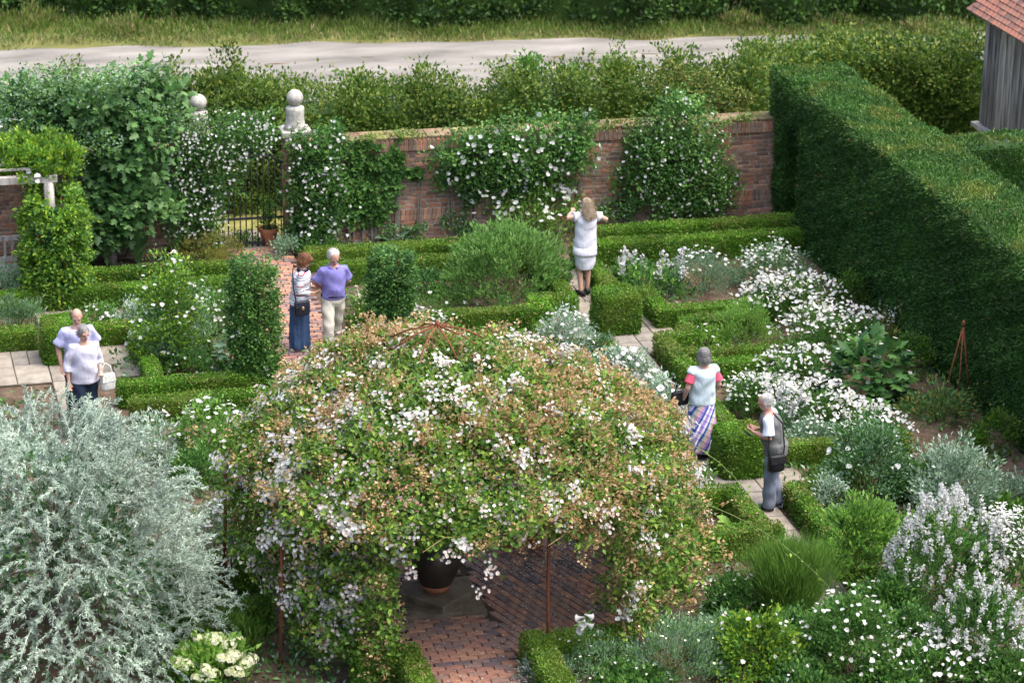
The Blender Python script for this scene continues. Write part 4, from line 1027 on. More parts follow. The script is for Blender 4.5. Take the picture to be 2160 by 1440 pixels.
daisies('white phlox heads just right of the lady in the pale waistcoat', 1590, 785, 885, 110, 90, 0.055, per=2, name='white_phlox')
daisies('frothy white flowers right of the man in the grey waistcoat', 1850, 850, 985, 140, 120, 0.06)
spikes('white_spires', 'white flower spires behind the head of the man in grey', 'flowers', scat(1620, 1700, 900, 925, 9), 0.7, 'sage', 'petal', 0.035)
mound('feathery_shrub', 'feathery bright green bush left of the daisies', 'shrub', 1580, 632, 742, 130, 'bright', 3000, 0.05, 0.25, up=0.8, mix=('mid', 0.3))
mound('grey_bush', 'grey-leaved plant in white flower right of the man in grey', 'plant', 1720, 880, 965, 110, 'sage', 1600, 0.05, flowers=dict(n=60, size=0.045))
# big leaved shrub
def big_shrub(name, label, cx, yt, yb, w, mat, size, n, flowers=0):
    x, y, r, h = fit(cx, yt, yb, w); t = thing(name, label, 'shrub', (x, y, 0))
    d = rand_unit(n); d[:, 2] = np.abs(d[:, 2]); P = d * np.array([r, r * .8, h]) * (0.6 + 0.35 * rng.random((n, 1)))
    mb = MB(); lobed_leaves(mb, P, d * 0.7 + rand_unit(n) * 0.4 + np.array([0, -0.2, -0.15]), d + np.array([0, -.2, 0.8]), size, mat); mb.build('foliage', t)
    mb = MB()
    for i in range(0, n, max(1, n // 14)): tube(mb, [(0, 0, 0), tuple(P[i] * np.array([.6, .6, .5])), tuple(P[i])], [0.014, 0.01, 0.006], 'stem', 5, cap=False)
    mb.build('stems', t)
    if flowers: add_flowers(t, r, r * .8, h, n=flowers, size=0.075)
big_shrub('large_leaved_shrub', 'shrub with large dark lobed leaves and a few white flowers by the yew', 1845, 700, 865, 215, 'deep', 0.20, 300, 14)
x, y = G(1792, 705); rosette('seakale', 'blue-grey cabbage-like rosette at the foot of the yew', 'plant', x, y, 0.24, 0.3, 9, 'sage', 0.6, tiers=2)
for i, (px, yt, yb, w, lab) in enumerate(((1800, 575, 660, 80, 'small rounded yew seedling beside the yew hedge, above the daisies'), (1930, 705, 800, 110, 'rounded clipped mound at the foot of the yew, behind the large-leaved shrub'), (2115, 868, 960, 110, 'rounded clipped mound at the foot of the yew near the tripod'))):
    mound('clipped_mound', lab, 'shrub', px, yt, yb, w, 'box', 2600, 0.045, 0.5, group='rounded mounds along the yew', inner=0.8, mix=('yew_side', 0.5), stems=6)
spikes('white_campion', 'thin stems with tiny white flowers against the yew hedge', 'flowers', scat(1850, 1900, 700, 730, 9), 0.55, 'olive', 'petal', 0.022, 0.4, 8)
# tripod
tp = thing('plant_tripod', 'rusty three-legged plant support standing against the yew', 'plant support', (*G(2015, 880), 0))
for (dx, dy) in ((0, -0.05), (-0.22, 0.1), (0.3, 0.15)):
    mb = MB(); tube(mb, [(dx, dy, 0), (0.02, 0, 1.42)], 0.012, 'rust', 6); mb.build('leg', tp)
mb = MB(); ell(mb, (0.02, 0, 1.45), (.03, .03, .05), 'rust', 8, 6); mb.build('finial', tp)
mound('bed_perennial', 'straggly dark plants around the foot of the tripod', 'plant', 1990, 800, 905, 150, 'deep', 1400, 0.06, mix=('olive', 0.3), inner=0.3)
# right lower
mound('rose_bush', 'tall dark rose bush with scattered white flowers right of the man in grey', 'shrub', 1845, 880, 1075, 190, 'deep', 5200, 0.06, 0.5, flowers=dict(n=34, size=0.08), mix=('sage', 0.4), stems=24)
mound('silver_shrub', 'silvery sage clump at the right edge below the yew', 'shrub', 2030, 925, 1105, 200, 'sage', 4600, 0.07, 0.4, mix=('silver', 0.3), inner=0.4)
mound('silver_shrub', 'small silver-leaved plant beside the dry-topped hedge', 'plant', 1745, 1005, 1090, 80, 'silver', 1000, 0.05, mix=('sage', 0.5))
mound('silver_shrub', 'silvery leaves at the right edge beside bare soil', 'plant', 2145, 1000, 1070, 100, 'sage', 900, 0.06, mix=('silver', 0.3))
mound('bright_clump', 'dense bright green leafy clump beside the feathery plant', 'plant', 1830, 1038, 1262, 190, 'bright', 6800, 0.075, 0.4, clumps=300, up=0.8, mix=('mid', 0.3), inner=0.6)
def feather(label, cx, yt, yb, w, leaf='fennel', n=5200):
    x, y, r, h = fit(cx, yt, yb, w); t = thing('feathery_grass', label, 'grass', (x, y, 0)); mb = MB()
    b = rng.normal(size=(n, 3)) * np.array([r * .3, r * .25, 0]); b[:, 2] = 0
    d = np.stack([rng.normal(size=n) * 0.2, rng.normal(size=n) * 0.2, np.ones(n)], 1); d = unit(d + b * np.array([1.0, 1.0, 0]) / r * 0.3)
    f = rng.random((n, 1)) * 0.7 * h; P = b + d * f
    add_leaves(mb, P, d + rand_unit(n) * 0.45, h * 0.13, 0.035, leaf, fold=0.02); mb.build('blades', t)
feather('feathery dark green fennel-like clump in front of the bright green plant', 1675, 1100, 1325, 150, n=17000)
mound('white_astilbe', 'tall plant massed with white flower plumes at the right edge', 'flowers', 2010, 1060, 1330, 250, 'mid', 5200, 0.07, 0.4, flowers=dict(n=190, size=0.035, mode='spike', per=26, spike=0.17, bias=0.4), mix=('deep', 0.4), depth=0.7)
mound('white_astilbe', 'dense white flower heads at the far right edge', 'flowers', 2125, 1085, 1300, 170, 'mid', 2600, 0.07, 0.4, flowers=dict(n=150, size=0.045, per=6, spread=0.05, bias=0.6), mix=('deep', 0.4))
mound('white_astilbe', 'lower swath of white plumes in the bottom right corner', 'flowers', 2080, 1240, 1450, 230, 'deep', 4200, 0.07, 0.4, flowers=dict(n=120, size=0.035, mode='spike', per=20, spike=0.13, bias=0.3), mix=('mid', 0.4), depth=0.7)
mound('leafy_shrub', 'bushy green shrub with white flowers at the bottom, right of the lime clump', 'shrub', 1800, 1245, 1455, 210, 'mid', 6200, 0.06, 0.5, flowers=dict(n=70, size=0.06, bias=0.4), mix=('deep', 0.3))
daisies('white daisies and green leaves at the bottom right edge', 1985, 1330, 1475, 220, 110, 0.065, n=3600)
mound('lime_shrub', 'yellow-green leafy bush at the bottom, right of the arbour', 'shrub', 1610, 1285, 1455, 190, 'lime', 5200, 0.065, 0.6, flowers=dict(n=26, size=0.06), mix=('mid', 0.4))
mound('grey_artemisia', 'grey-green lacy plants at the bottom right of the arbour', 'plant', 1440, 1300, 1460, 240, 'sage', 6500, 0.05, 0.25, up=0.9, flowers=dict(n=50, size=0.03, mat='cream'), mix=('mid', 0.3))
mound('grey_artemisia', 'grey-green lacy plants in front of the hedge at the bottom centre', 'plant', 1250, 1345, 1455, 220, 'sage', 4200, 0.05, 0.25, up=0.9, flowers=dict(n=40, size=0.035), mix=('mid', 0.35))
mound('silver_santolina', 'pale silver tuft at the bottom edge beside the arbour post', 'plant', 1150, 1380, 1460, 110, 'silver', 1800, 0.05, 0.35, mix=('sage', 0.4))
fillers = [(1560, 1210, 1330, 130, 'deep', 'dark leafy bush at the right foot of the arbour'), (1530, 1290, 1400, 120, 'sage', 'grey-green foliage between the arbour and the lime bush'), (1700, 1290, 1400, 150, 'deep', 'dark foliage between the fennel and the lime bush'),
           (1890, 1200, 1340, 130, 'mid', 'green foliage between the bright clump and the white plumes'), (1930, 1280, 1400, 140, 'deep', 'dark foliage under the white plumes'), (2130, 1380, 1480, 140, 'mid', 'green foliage in the bottom right corner'),
           (1890, 1390, 1480, 160, 'mid', 'green foliage at the bottom edge left of the corner daisies'), (1700, 1400, 1480, 140, 'deep', 'dark foliage at the bottom edge right of the lime bush'), (1960, 1080, 1180, 130, 'bright', 'light green strappy leaves below the silvery sage clump'),
           (2110, 1050, 1110, 110, 'box', 'low green growth at the right edge above the white plumes'), (1930, 960, 1060, 120, 'mid', 'green foliage between the rose bush and the silvery sage clump'), (1340, 1400, 1480, 160, 'mid', 'low green foliage at the bottom edge left of the lacy plants')]
for (cx, yt, yb, w, leaf, lab) in fillers:
    mound('bed_perennial', lab, 'plant', cx, yt, yb, w, leaf, 3000, 0.065, 0.5, mix=('mid' if leaf != 'mid' else 'deep', 0.35), flowers=dict(n=12, size=0.05))
# lily
x, y = G(1230, 1425); t = thing('white_lily', 'white trumpet lily in front of the arbour opening', 'flowers', (x, y, 0))
mb = MB(); tube(mb, [(0, 0, 0), (0.01, 0, 0.5), (0, 0, 0.78)], [0.01, 0.008, 0.006], 'stem', 6); add_leaves(mb, np.array([[0, 0, q] for q in np.linspace(.2, .75, 30)]), rand_unit(30) * np.array([1, 1, .3]) + np.array([0, 0, .3]), 0.14, 0.14, 'mid'); mb.build('stem', t)
for a in range(6):
    d = Vector((math.cos(a * 1.9 + .4), math.sin(a * 1.9 + .4) - 0.2, -0.55 + 0.22 * (a % 3))).normalized(); c = Vector((0, 0, 0.80 - 0.035 * a)); mb = MB()
    tube(mb, [tuple(c + d * q) for q in (0, .045, .09, .105)], [0.010, 0.014, 0.028, 0.048], 'petal', 9, cap=False); mb.build('trumpet', t)
# rosettes left of the stone path
for i, (px, py, lab) in enumerate(((1535, 1075, 'upper pale broad-leaved rosette on bare soil left of the stone path'), (1553, 1122, 'lower pale broad-leaved rosette just above the box hedge'))):
    x, y = G(px, py); rosette('broad_leaf_plant', lab, 'plant', x, y, 0.26, 0.22, 8, 'bright', 0.5, group='young broad-leaved rosettes')
# right of arbour: silver border along the path
mound('silver_campion', 'silver plant with white flowers at the top right of the arbour', 'flowers', 1195, 650, 790, 130, 'sage', 3000, 0.055, 0.35, flowers=dict(n=70, size=0.07), mix=('silver', 0.3))
mound('lavender_bush', 'grey lavender tuft beside the stone path near the box cube', 'plant', 1275, 715, 775, 75, 'sage', 1300, 0.07, 0.14, up=1.4, mix=('deep', 0.3))
mound('white_rose_bush', 'white blooms over grey leaves along the stone path', 'flowers', 1310, 735, 860, 160, 'sage', 3400, 0.06, 0.5, flowers=dict(n=60, size=0.11, k=8), mix=('silver', 0.3))
mound('white_rose_bush', 'silver leaves with large white blooms beside the stone path edge', 'flowers', 1390, 790, 925, 110, 'silver', 2600, 0.06, 0.5, flowers=dict(n=30, size=0.11, k=8), mix=('sage', 0.5))
mound('grey_bush', 'mixed grey foliage left of the lady in the patterned skirt', 'plant', 1400, 900, 1000, 120, 'sage', 2000, 0.06, mix=('mid', 0.4))
mound('bed_perennial', 'mixed green foliage between the arbour and the nearer box cube', 'plant', 1440, 960, 1090, 150, 'mid', 2600, 0.06, flowers=dict(n=26, size=0.07), mix=('rose_leaf', 0.4))
# small plants in the back right bed
mound('bed_perennial', 'small feathery seedlings on bare soil behind the dark pillar', 'plant', 940, 605, 660, 90, 'mid', 900, 0.05, 0.25, flowers=dict(n=5, size=0.08))
mound('bed_perennial', 'leafy clump in the bed behind the dark pillar', 'plant', 790, 600, 690, 90, 'mid', 1200, 0.08, 0.25, up=1.0)
mound('bed_perennial', 'low dark green growth below the hedge behind the dark pillar', 'plant', 905, 570, 635, 80, 'deep', 1000, 0.06)
mound('bed_perennial', 'small green plants in the angular bed by the stone path', 'plant', 1490, 690, 745, 100, 'bright', 1000, 0.06, flowers=dict(n=8, size=0.07))
# left beds
mound('olive_shrub', 'olive-brown twiggy shrub left of the path by the gate', 'shrub', 435, 492, 570, 160, 'olive', 3200, 0.05, 0.4, inner=0.5)
for i, (px, py, s, lab) in enumerate(((222, 545, 0.36, 'hosta-like plant with long upright leaves below the fig'), (290, 555, 0.34, 'broad grey-green leaves right of the long-leaved plant below the fig'))):
    x, y = G(px, py); rosette('broad_leaf_plant', lab, 'plant', x, y, s, 0.42, 8, 'bright' if i == 0 else 'stone_leaf', 0.36, 0.35, tiers=2)
mound('white_rose_bush', 'lime-leaved rose with white blooms arching over the left bed', 'shrub', 355, 530, 800, 140, 'lime', 3600, 0.06, 0.6, flowers=dict(n=26, size=0.075, per=2), mix=('mid', 0.5), inner=0.45)
mound('tall_perennial', 'tall grey-green plant with small white flowers beside the leafy pillar', 'plant', 385, 590, 795, 190, 'sage', 5200, 0.06, 0.3, flowers=dict(n=60, size=0.06), mix=('mid', 0.45), up=1.0, inner=0.3)
mound('white_phlox', 'white flower heads between the tall grey-green plant and the leafy pillar', 'flowers', 460, 610, 720, 110, 'mid', 1700, 0.06, flowers=dict(n=50, size=0.065))
big_shrub('broad_leaf_plant', 'blue-green broad leaves at the foot of the leafy pillar', 490, 690, 800, 70, 'sage', 0.16, 50)
mound('bed_perennial', 'mixed low plants in the left bed before the long low hedge', 'plant', 400, 740, 815, 170, 'mid', 2400, 0.055, flowers=dict(n=22, size=0.05, mat='petal'), mix=('deep', 0.4))
mound('silver_shrub', 'silvery tufts behind the couple in pale tops', 'plant', 275, 640, 690, 90, 'silver', 1000, 0.05, mix=('sage', 0.5))
mound('white_pansies', 'cluster of white flowers behind the head of the bald man', 'flowers', 208, 640, 690, 70, 'mid', 700, 0.05, flowers=dict(n=28, size=0.06))
mound('lavender_bush', 'grey-green spiky plant at the left edge', 'plant', 40, 630, 715, 100, 'sage', 1600, 0.09, 0.14, up=1.3, mix=('mid', 0.4))
mound('white_pansies', 'pale flowers growing in the pot beside the bench', 'flowers', 70, 510, 590, 60, 'mid', 600, 0.055, flowers=dict(n=14, size=0.07))
mound('grey_bush', 'dark purple-stemmed plant in front of the bench', 'plant', 15, 555, 650, 60, 'sage', 700, 0.06, up=1.2)
mound('white_snapdragons', 'bushy plants with white flowers below the low hedges on the left', 'flowers', 450, 845, 1005, 170, 'mid', 3200, 0.06, flowers=dict(n=85, size=0.075), mix=('bright', 0.3))
mound('silver_artemisia', 'silvery artemisia below the low hedges on the left', 'plant', 330, 870, 1010, 130, 'silver', 2200, 0.055, 0.35, mix=('sage', 0.5), flowers=dict(n=16, size=0.06))
mound('bed_perennial', 'dark green clump beside the left arbour post', 'plant', 420, 940, 1040, 120, 'deep', 1800, 0.06, mix=('mid', 0.4))
mound('white_snapdragons', 'white flower cluster between the silver tree and the arbour', 'flowers', 455, 1060, 1200, 90, 'sage', 1600, 0.05, flowers=dict(n=75, size=0.07))
mound('sedge_tuft', 'low grassy tuft between the silver tree and the arbour post', 'plant', 490, 1300, 1400, 150, 'fennel', 1600, 0.12, 0.1, up=1.3)
mound('silver_potted_plant', 'silver curry plant growing in the pot under the arbour', 'plant', 0, 0, 0, 0, 'silver', 900, 0.045, 0.35, xyrh=(G(1075, 1160)[0], G(1075, 1160)[1], 0.2, 0.26), z0=0.18, mix=('sage', 0.6))
# cream hydrangea
x, y, r, h = fit(455, 1352, 1470, 190); h = min(h, 0.7)
t = mound('cream_hydrangea', 'hydrangea with cream rounded heads at the bottom beside the silver tree', 'shrub', 0, 0, 0, 0, 'bright', 1800, 0.08, 0.6, xyrh=(x, y, r, h))
for k in range(30):
    d = rand_unit(1)[0]; d[2] = abs(d[2]) * 0.7 + 0.45; d /= np.linalg.norm(d); R_ = random.uniform(0.055, 0.095); m = 60
    dd = rand_unit(m); dd[:, 2] = np.abs(dd[:, 2]) * 0.9 - 0.15; mb = MB(); add_discs(mb, dd * np.array([R_, R_, R_ * .75]), dd + rand_unit(m) * 0.25, 0.045, 'cream', 5)
    mb.build('flower_head', t, tuple(d * np.array([r, r * .8, h]) * random.uniform(0.92, 1.08)))

# ---- weeping silver pear
sp = thing('silver_pear_tree', 'big weeping silver-leaved tree filling the lower left corner', 'tree', (2.35, 30.6, 0))
mb = MB(); tube(mb, [(0, 0, 0), (0.05, 0.05, 0.9), (-0.05, 0.0, 1.7), (0.0, 0, 2.3)], [0.13, 0.11, 0.08, 0.04], 'bark', 9); mb.build('trunk', sp)
mbL = MB(); mbB = MB(); nb = 2200; lump = lambda a, z: 1 + 0.10 * math.sin(a * 3 + z * 4) + 0.09 * math.sin(a * 7 + z * 9 + 1)
th = rng.random(nb) * 2 * math.pi; u = rng.random(nb)
R0 = 1.88; H0 = 2.98
for i in range(nb):
    zc = u[i] ** 0.95; rr = R0 * math.sqrt(max(0, 1 - (zc * 0.93) ** 2)) * random.uniform(0.66, 1.03) * lump(th[i], zc)
    base = np.array([math.cos(th[i]) * rr, math.sin(th[i]) * rr * 0.95, 0.08 + zc * (H0 - 0.08) * random.uniform(0.94, 1.05)])
    outd = np.array([math.cos(th[i]), math.sin(th[i]), 0.0])
    d = outd * random.uniform(0.3, 0.9) + np.array([random.uniform(-.5, .5), random.uniform(-.5, .5), random.uniform(-0.75, 0.3) + 0.6 * zc])
    if random.random() < 0.14 and zc > 0.5: d = outd * 0.6 + np.array([random.uniform(-.2, .6), 0, 1.1])
    d /= np.linalg.norm(d); ln = random.uniform(0.28, 0.5)
    b0 = base - d * ln * 0.5; tip = base + d * ln * 0.5; mid = base + np.array([0, 0, 0.04])
    tube(mbB, [tuple(b0), tuple(mid), tuple(tip)], [0.007, 0.005, 0.002], 'bark' if i % 5 == 0 else 'silver', 3, cap=False)
    m = 64; tt = rng.random((m, 1)); P = b0 * (1 - tt) + tip * tt + np.array([0, 0, 0.04]) * (1 - np.abs(2 * tt - 1))
    add_leaves(mbL, P, d * 0.8 + rand_unit(m) * 0.75 + np.array([0, 0, -0.1]), 0.05, 0.23, 'silver')
P, N, C = dome_points(9000, R0 * 0.8, R0 * 0.78, H0 * 0.82, 260, 0.12, 0.5)
add_leaves(mbL, P[:4500], N[:4500] + rand_unit(4500) * 0.8, 0.09, 0.35, 'deep'); add_leaves(mbL, P[4500:], N[4500:] + rand_unit(4500) * 0.8, 0.09, 0.35, 'sage')  # deep green inner leaves paint shade into the gaps of the silver crown
for c in C[:40]: tube(mbB, [(0, 0, 1.2), tuple(c * np.array([.5, .5, .3]) + np.array([0, 0, 1.2])), tuple(c)], [0.03, 0.02, 0.008], 'bark', 5, cap=False)
mbL.build('crown', sp); mbB.build('branches', sp)

# ------------------------------------------------------------------ rose arbour
AX, AY = 7.05, 31.3
arb = thing('rose_arbour', 'rusty iron arbour frame with thin posts and curved ribs under the roses', 'arbour', (AX, AY, 0))
posts = [(-2.16, -1.48), (0.89, -2.05), (-2.5, 0.65), (-1.95, 1.75), (-0.2, 2.5), (1.75, 1.85), (2.55, 0.2), (2.35, -1.1)]
for (dx, dy) in posts:
    mb = MB(); tube(mb, [(dx * 1.02, dy * 1.02, 0), (dx, dy, 1.0), (dx, dy, 1.75)], 0.02, 'rust', 8); mb.build('post', arb)
    mb = MB(); pts = []
    for k in range(11):
        a = k / 10 * math.pi / 2
        pts.append((dx * math.cos(a) ** 0.9 if k < 10 else 0, dy * math.cos(a) ** 0.9 if k < 10 else 0, 1.7 + 1.25 * math.sin(a) ** 1.15))
    tube(mb, pts, 0.016, 'rust', 6); mb.build('rib', arb)
# open crown of the frame, standing clear of the roses
mb = MB()
for k in range(8):
    a = k * math.pi / 4 + 0.2; tube(mb, [(0.0, 0, 3.62), (0.35 * math.cos(a), 0.35 * math.sin(a), 3.52), (0.6 * math.cos(a), 0.6 * math.sin(a), 3.38)], 0.011, 'rust', 6)
ell(mb, (0, 0, 3.63), (.035, .035, .05), 'rust', 8, 6)
mb.build('crown', arb)
for r_, z_ in ((1.6, 2.5), (2.35, 1.8)):
    mb = MB(); tube(mb, [(r_ * math.cos(a * math.pi / 16), r_ * math.sin(a * math.pi / 16), z_) for a in range(33)], 0.014, 'rust', 5); mb.build('ring', arb)

rose = thing('rambling_rose', 'huge rambling rose covering the arbour, browning clusters and white blossom', 'climber', (AX, AY, 0))
def RR(phi):      # spread of the canopy by direction
    return 2.62 - 0.5 * np.clip(np.sin(phi), 0, 1) ** 0.8 + 0.27 * np.clip(np.cos(phi), 0, 1) - 0.20 * np.clip(-np.cos(phi), 0, 1) + 0.05 * np.sin(phi * 5) + 0.06 * np.sin(phi * 3 + 1)
def canopy(n, jit=0.10):
    phi = rng.random(n) * 2 * math.pi; rho = np.sqrt(rng.random(n)); R = RR(phi)
    r = rho * R
    z = 1.75 + (1.42 - 0.12 * np.clip(rho * R * np.cos(phi), 0, 9) - 0.08 * np.clip(-rho * R * np.cos(phi), 0, 9)) * (1 - rho ** 2.5) ** 0.58
    lump = 0.11 * np.sin(r * np.cos(phi) * 2.2 + 0.6) * np.cos(r * np.sin(phi) * 1.9 + 1) + 0.09 * np.sin(r * np.cos(phi) * 4.1 + 1) * np.cos(r * np.sin(phi) * 4.7) + 0.05 * np.sin(r * np.cos(phi) * 9 + r * np.sin(phi) * 7)
    P = np.stack([r * np.cos(phi), r * np.sin(phi), z + lump + rng.normal(size=n) * jit], 1)
    front = (P[:, 1] < -1) & (P[:, 0] > -0.95) & (P[:, 0] < 1.62)
    P[:, 2] = np.where(front, np.maximum(P[:, 2], 2.08 - 0.25 * np.abs(P[:, 0] - 0.3) + rng.normal(size=n) * 0.06), P[:, 2])
    k = 0.25 + rho ** 3 * 1.6
    N = unit(np.stack([np.cos(phi) * k, np.sin(phi) * k, np.ones(n)], 1))
    return P, N
def zlow(phi, X, Y):
    front = Y < 0
    z = np.full(len(phi), 1.5)
    z = np.where(front & (X > -0.98) & (X < 1.5), 2.0 - 0.25 * np.abs(X - 0.3) + 0.08 * np.sin(X * 9), z)
    z = np.where(front & (X <= -0.98), 0.22, z); z = np.where(front & (X <= -2.0), 0.9, z)
    z = np.where(front & (X >= 1.5), 0.42, z)
    z = np.where(~front & (X > 1.9), 0.5, z); z = np.where(~front & (X < -1.6), 1.25, z)
    return z
def skirt(n):
    m = n * 4; phi = rng.random(m) * 2 * math.pi; R = RR(phi) * 0.96
    X, Y = R * np.cos(phi), R * np.sin(phi)
    z = 0.2 + rng.random(m) * 2.1; lo = zlow(phi, X, Y) + 0.18 * np.sin(phi * 17) * 0.8
    ok = z > lo + 0.12 * rng.normal(size=m); phi, R, z, X, Y, lo = phi[ok][:n], R[ok][:n], z[ok][:n], X[ok][:n], Y[ok][:n], lo[ok][:n]
    spread = 1 + 0.10 * np.clip((1.6 - z), 0, 1.5) * np.where(X > 1, 1.4, -0.35)
    q = rng.normal(size=len(phi)) * 0.13
    P = np.stack([X * spread + np.cos(phi) * q, Y * np.where(X > 1, 1.0, 1) + np.sin(phi) * q, z], 1)
    N = np.stack([np.cos(phi), np.sin(phi), np.full(len(phi), 0.35)], 1)
    return P, unit(N)
mb = MB()
CC, CN = canopy(2700, 0.03); SC, SN = skirt(2300)
CC = CC + CN * rng.uniform(-0.10, 0.15, (len(CC), 1)); CL = np.concatenate([CC, SC + SN * rng.uniform(-0.08, 0.12, (len(SC), 1))]); CNN = np.concatenate([CN, SN])
wgt = rng.uniform(0.3, 1.7, len(CL)); k = rng.choice(len(CL), 108000, p=wgt / wgt.sum())
P = CL[k] + rng.normal(size=(len(k), 3)) * np.array([0.085, 0.085, 0.06]); N = CNN[k]; n = len(P)
# under the front arch nothing hangs below the opening
open_ = (P[:, 1] < -1) & (P[:, 0] > -0.98) & (P[:, 0] < 1.5) & (P[:, 2] < 1.93 - 0.2 * np.abs(P[:, 0] - 0.4)); P, N = P[~open_], N[~open_]; n = len(P)
A = N * 0.5 + rand_unit(n) * 0.9 + np.array([0, 0, 0.1])
add_leaves(mb, P, A, 0.068, 0.6, 'rose_leaf', N=N + rand_unit(n) * 0.6)
# darker inner leaves: shade in the canopy gaps put into their colour
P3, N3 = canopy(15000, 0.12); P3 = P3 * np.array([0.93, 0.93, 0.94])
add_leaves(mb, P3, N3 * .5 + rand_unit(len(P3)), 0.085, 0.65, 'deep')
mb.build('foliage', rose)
# spent clusters
mb = MB()
dens = ground_noise(CL[:, 0] * 0.9 + 2, CL[:, 1] * 1.1 + 0.5) + 0.5 * ground_noise(CL[:, 0] * 2.5, CL[:, 1] * 2.2)
brown = rng.random(len(CL)) < np.clip(0.50 + 0.6 * dens + 0.10 * CL[:, 0] - 0.35 * (CL[:, 2] < 1.7), 0.05, 0.95)
Bc, Bn = CL[brown], CNN[brown]; kk = rng.integers(1, 5, len(Bc))
Pc = np.repeat(Bc, kk, 0) + rng.normal(size=(kk.sum(), 3)) * 0.07; Nc = np.repeat(Bn, kk, 0)
per = 11; Q = np.repeat(Pc + Nc * 0.06, per, 0) + rng.normal(size=(len(Pc) * per, 3)) * 0.036
add_leaves(mb, Q, rand_unit(len(Q)) * 0.8 + np.repeat(Nc, per, 0), 0.042, 0.8, 'spent', fold=0.2)
mb.build('spent_blossom', rose)
# fresh trusses
mb = MB()
wb_ = ground_noise(CL[:, 0] * 1.3, CL[:, 1] * 1.5 + 1); wsel = rng.random(len(CL)) < np.clip(0.13 + 0.16 * wb_ - 0.035 * CL[:, 0] - 0.06 * (CL[:, 2] < 1.6), 0.02, 0.6)
kk = rng.integers(1, 4, wsel.sum()); Pf = np.repeat(CL[wsel], kk, 0) + rng.normal(size=(kk.sum(), 3)) * 0.09; Nf = np.repeat(CNN[wsel], kk, 0)
cnt = rng.integers(3, 15, len(Pf)); Q = np.repeat(Pf + Nf * 0.08, cnt, 0) + rng.normal(size=(cnt.sum(), 3)) * 0.05; NN = np.repeat(Nf, cnt, 0)
add_discs(mb, Q, NN + rand_unit(len(Q)) * 0.6, 0.05, 'petal_pink', 5)
big = rng.random(len(Pf)) < 0.2; cnt = rng.integers(14, 30, big.sum()); Q = np.repeat(Pf[big] + Nf[big] * 0.09, cnt, 0) + rng.normal(size=(cnt.sum(), 3)) * 0.06
add_discs(mb, Q, np.repeat(Nf[big], cnt, 0) + rand_unit(len(Q)) * 0.6, 0.055, 'petal', 5)
P5, N5 = canopy(2600, 0.05); add_discs(mb, P5 + N5 * 0.06, N5 + rand_unit(2600) * 0.6, 0.035, 'petal_pink', 5)
mb.build('blossom', rose)
# arching stems and trailing shoots
mb = MB(); mbl = MB()
for i in range(120):
    p, nn = canopy(1, 0.02); a = rng.random() * 6.28
    d = np.array([math.cos(a), math.sin(a), 0.1]) * random.uniform(0.3, 0.8)
    b = p[0] + nn[0] * 0.05
    tube(mb, [tuple(b), tuple(b + d * 0.5 + np.array([0, 0, 0.05])), tuple(b + d + np.array([0, 0, -0.06]))], [0.006, 0.005, 0.003], 'spent' if i % 3 == 0 else 'stem', 4, cap=False)
def trail(p0, p1, p2, lv=45, white=0):
    p0, p1, p2 = map(np.array, (p0, p1, p2)); tt = np.linspace(0, 1, 9)[:, None]
    c = p0 * (1 - tt) ** 2 + 2 * p1 * tt * (1 - tt) + p2 * tt ** 2
    tube(mb, [tuple(q) for q in c], [0.007 - 0.0005 * k for k in range(9)], 'stem', 4, cap=False)
    t2 = rng.random((lv, 1)); P = p0 * (1 - t2) ** 2 + 2 * p1 * t2 * (1 - t2) + p2 * t2 ** 2 + rng.normal(size=(lv, 3)) * 0.03
    add_leaves(mbl, P, rand_unit(lv) + np.array([0, 0, -0.1]), 0.055, 0.55, 'rose_leaf')
for _ in range(26):
    a = rng.random() * 4.0 - 0.75; r_ = float(RR(np.array([a]))[0]); x, y = r_ * math.cos(a), r_ * math.sin(a)
    trail((x * .95, y * .95, 1.9), (x * 1.1, y * 1.1, 1.7), (x * 1.08 + random.uniform(-.15, .15), y * 1.08, random.uniform(0.9, 1.4)))
trail((-0.9, -2.3, 1.9), (-0.1, -2.5, 1.95), (0.3, -2.35, 1.3), 60); trail((-1.2, -2.2, 1.7), (-1.0, -2.6, 1.5), (-0.9, -2.5, 0.6), 70)
trail((1.75, -2.1, 1.8), (1.6, -2.4, 1.6), (1.7, -2.3, 0.95), 60); trail((2.9, -1.2, 1.6), (3.7, -1.9, 1.5), (4.3, -2.3, 0.8), 40); trail((2.7, -0.5, 2.2), (3.4, -.9, 2.1), (3.8, -1.3, 1.3), 40)
for i in range(10):      # main stems rising up the posts
    dx, dy = posts[i % 5 + 2]; dx *= random.uniform(.93, 1.08); dy *= random.uniform(.93, 1.08)
    tube(mb, [(dx, dy, 0), (dx * 1.02, dy * 1.02 + .03, 0.9), (dx, dy, 1.8), (dx * .6, dy * .6, 2.9)], [0.011, 0.01, 0.008, 0.006], 'bark', 5, cap=False)
tag(mb.build('stems', rose), kind='stuff'); mbl.build('trailing_leaves', rose)
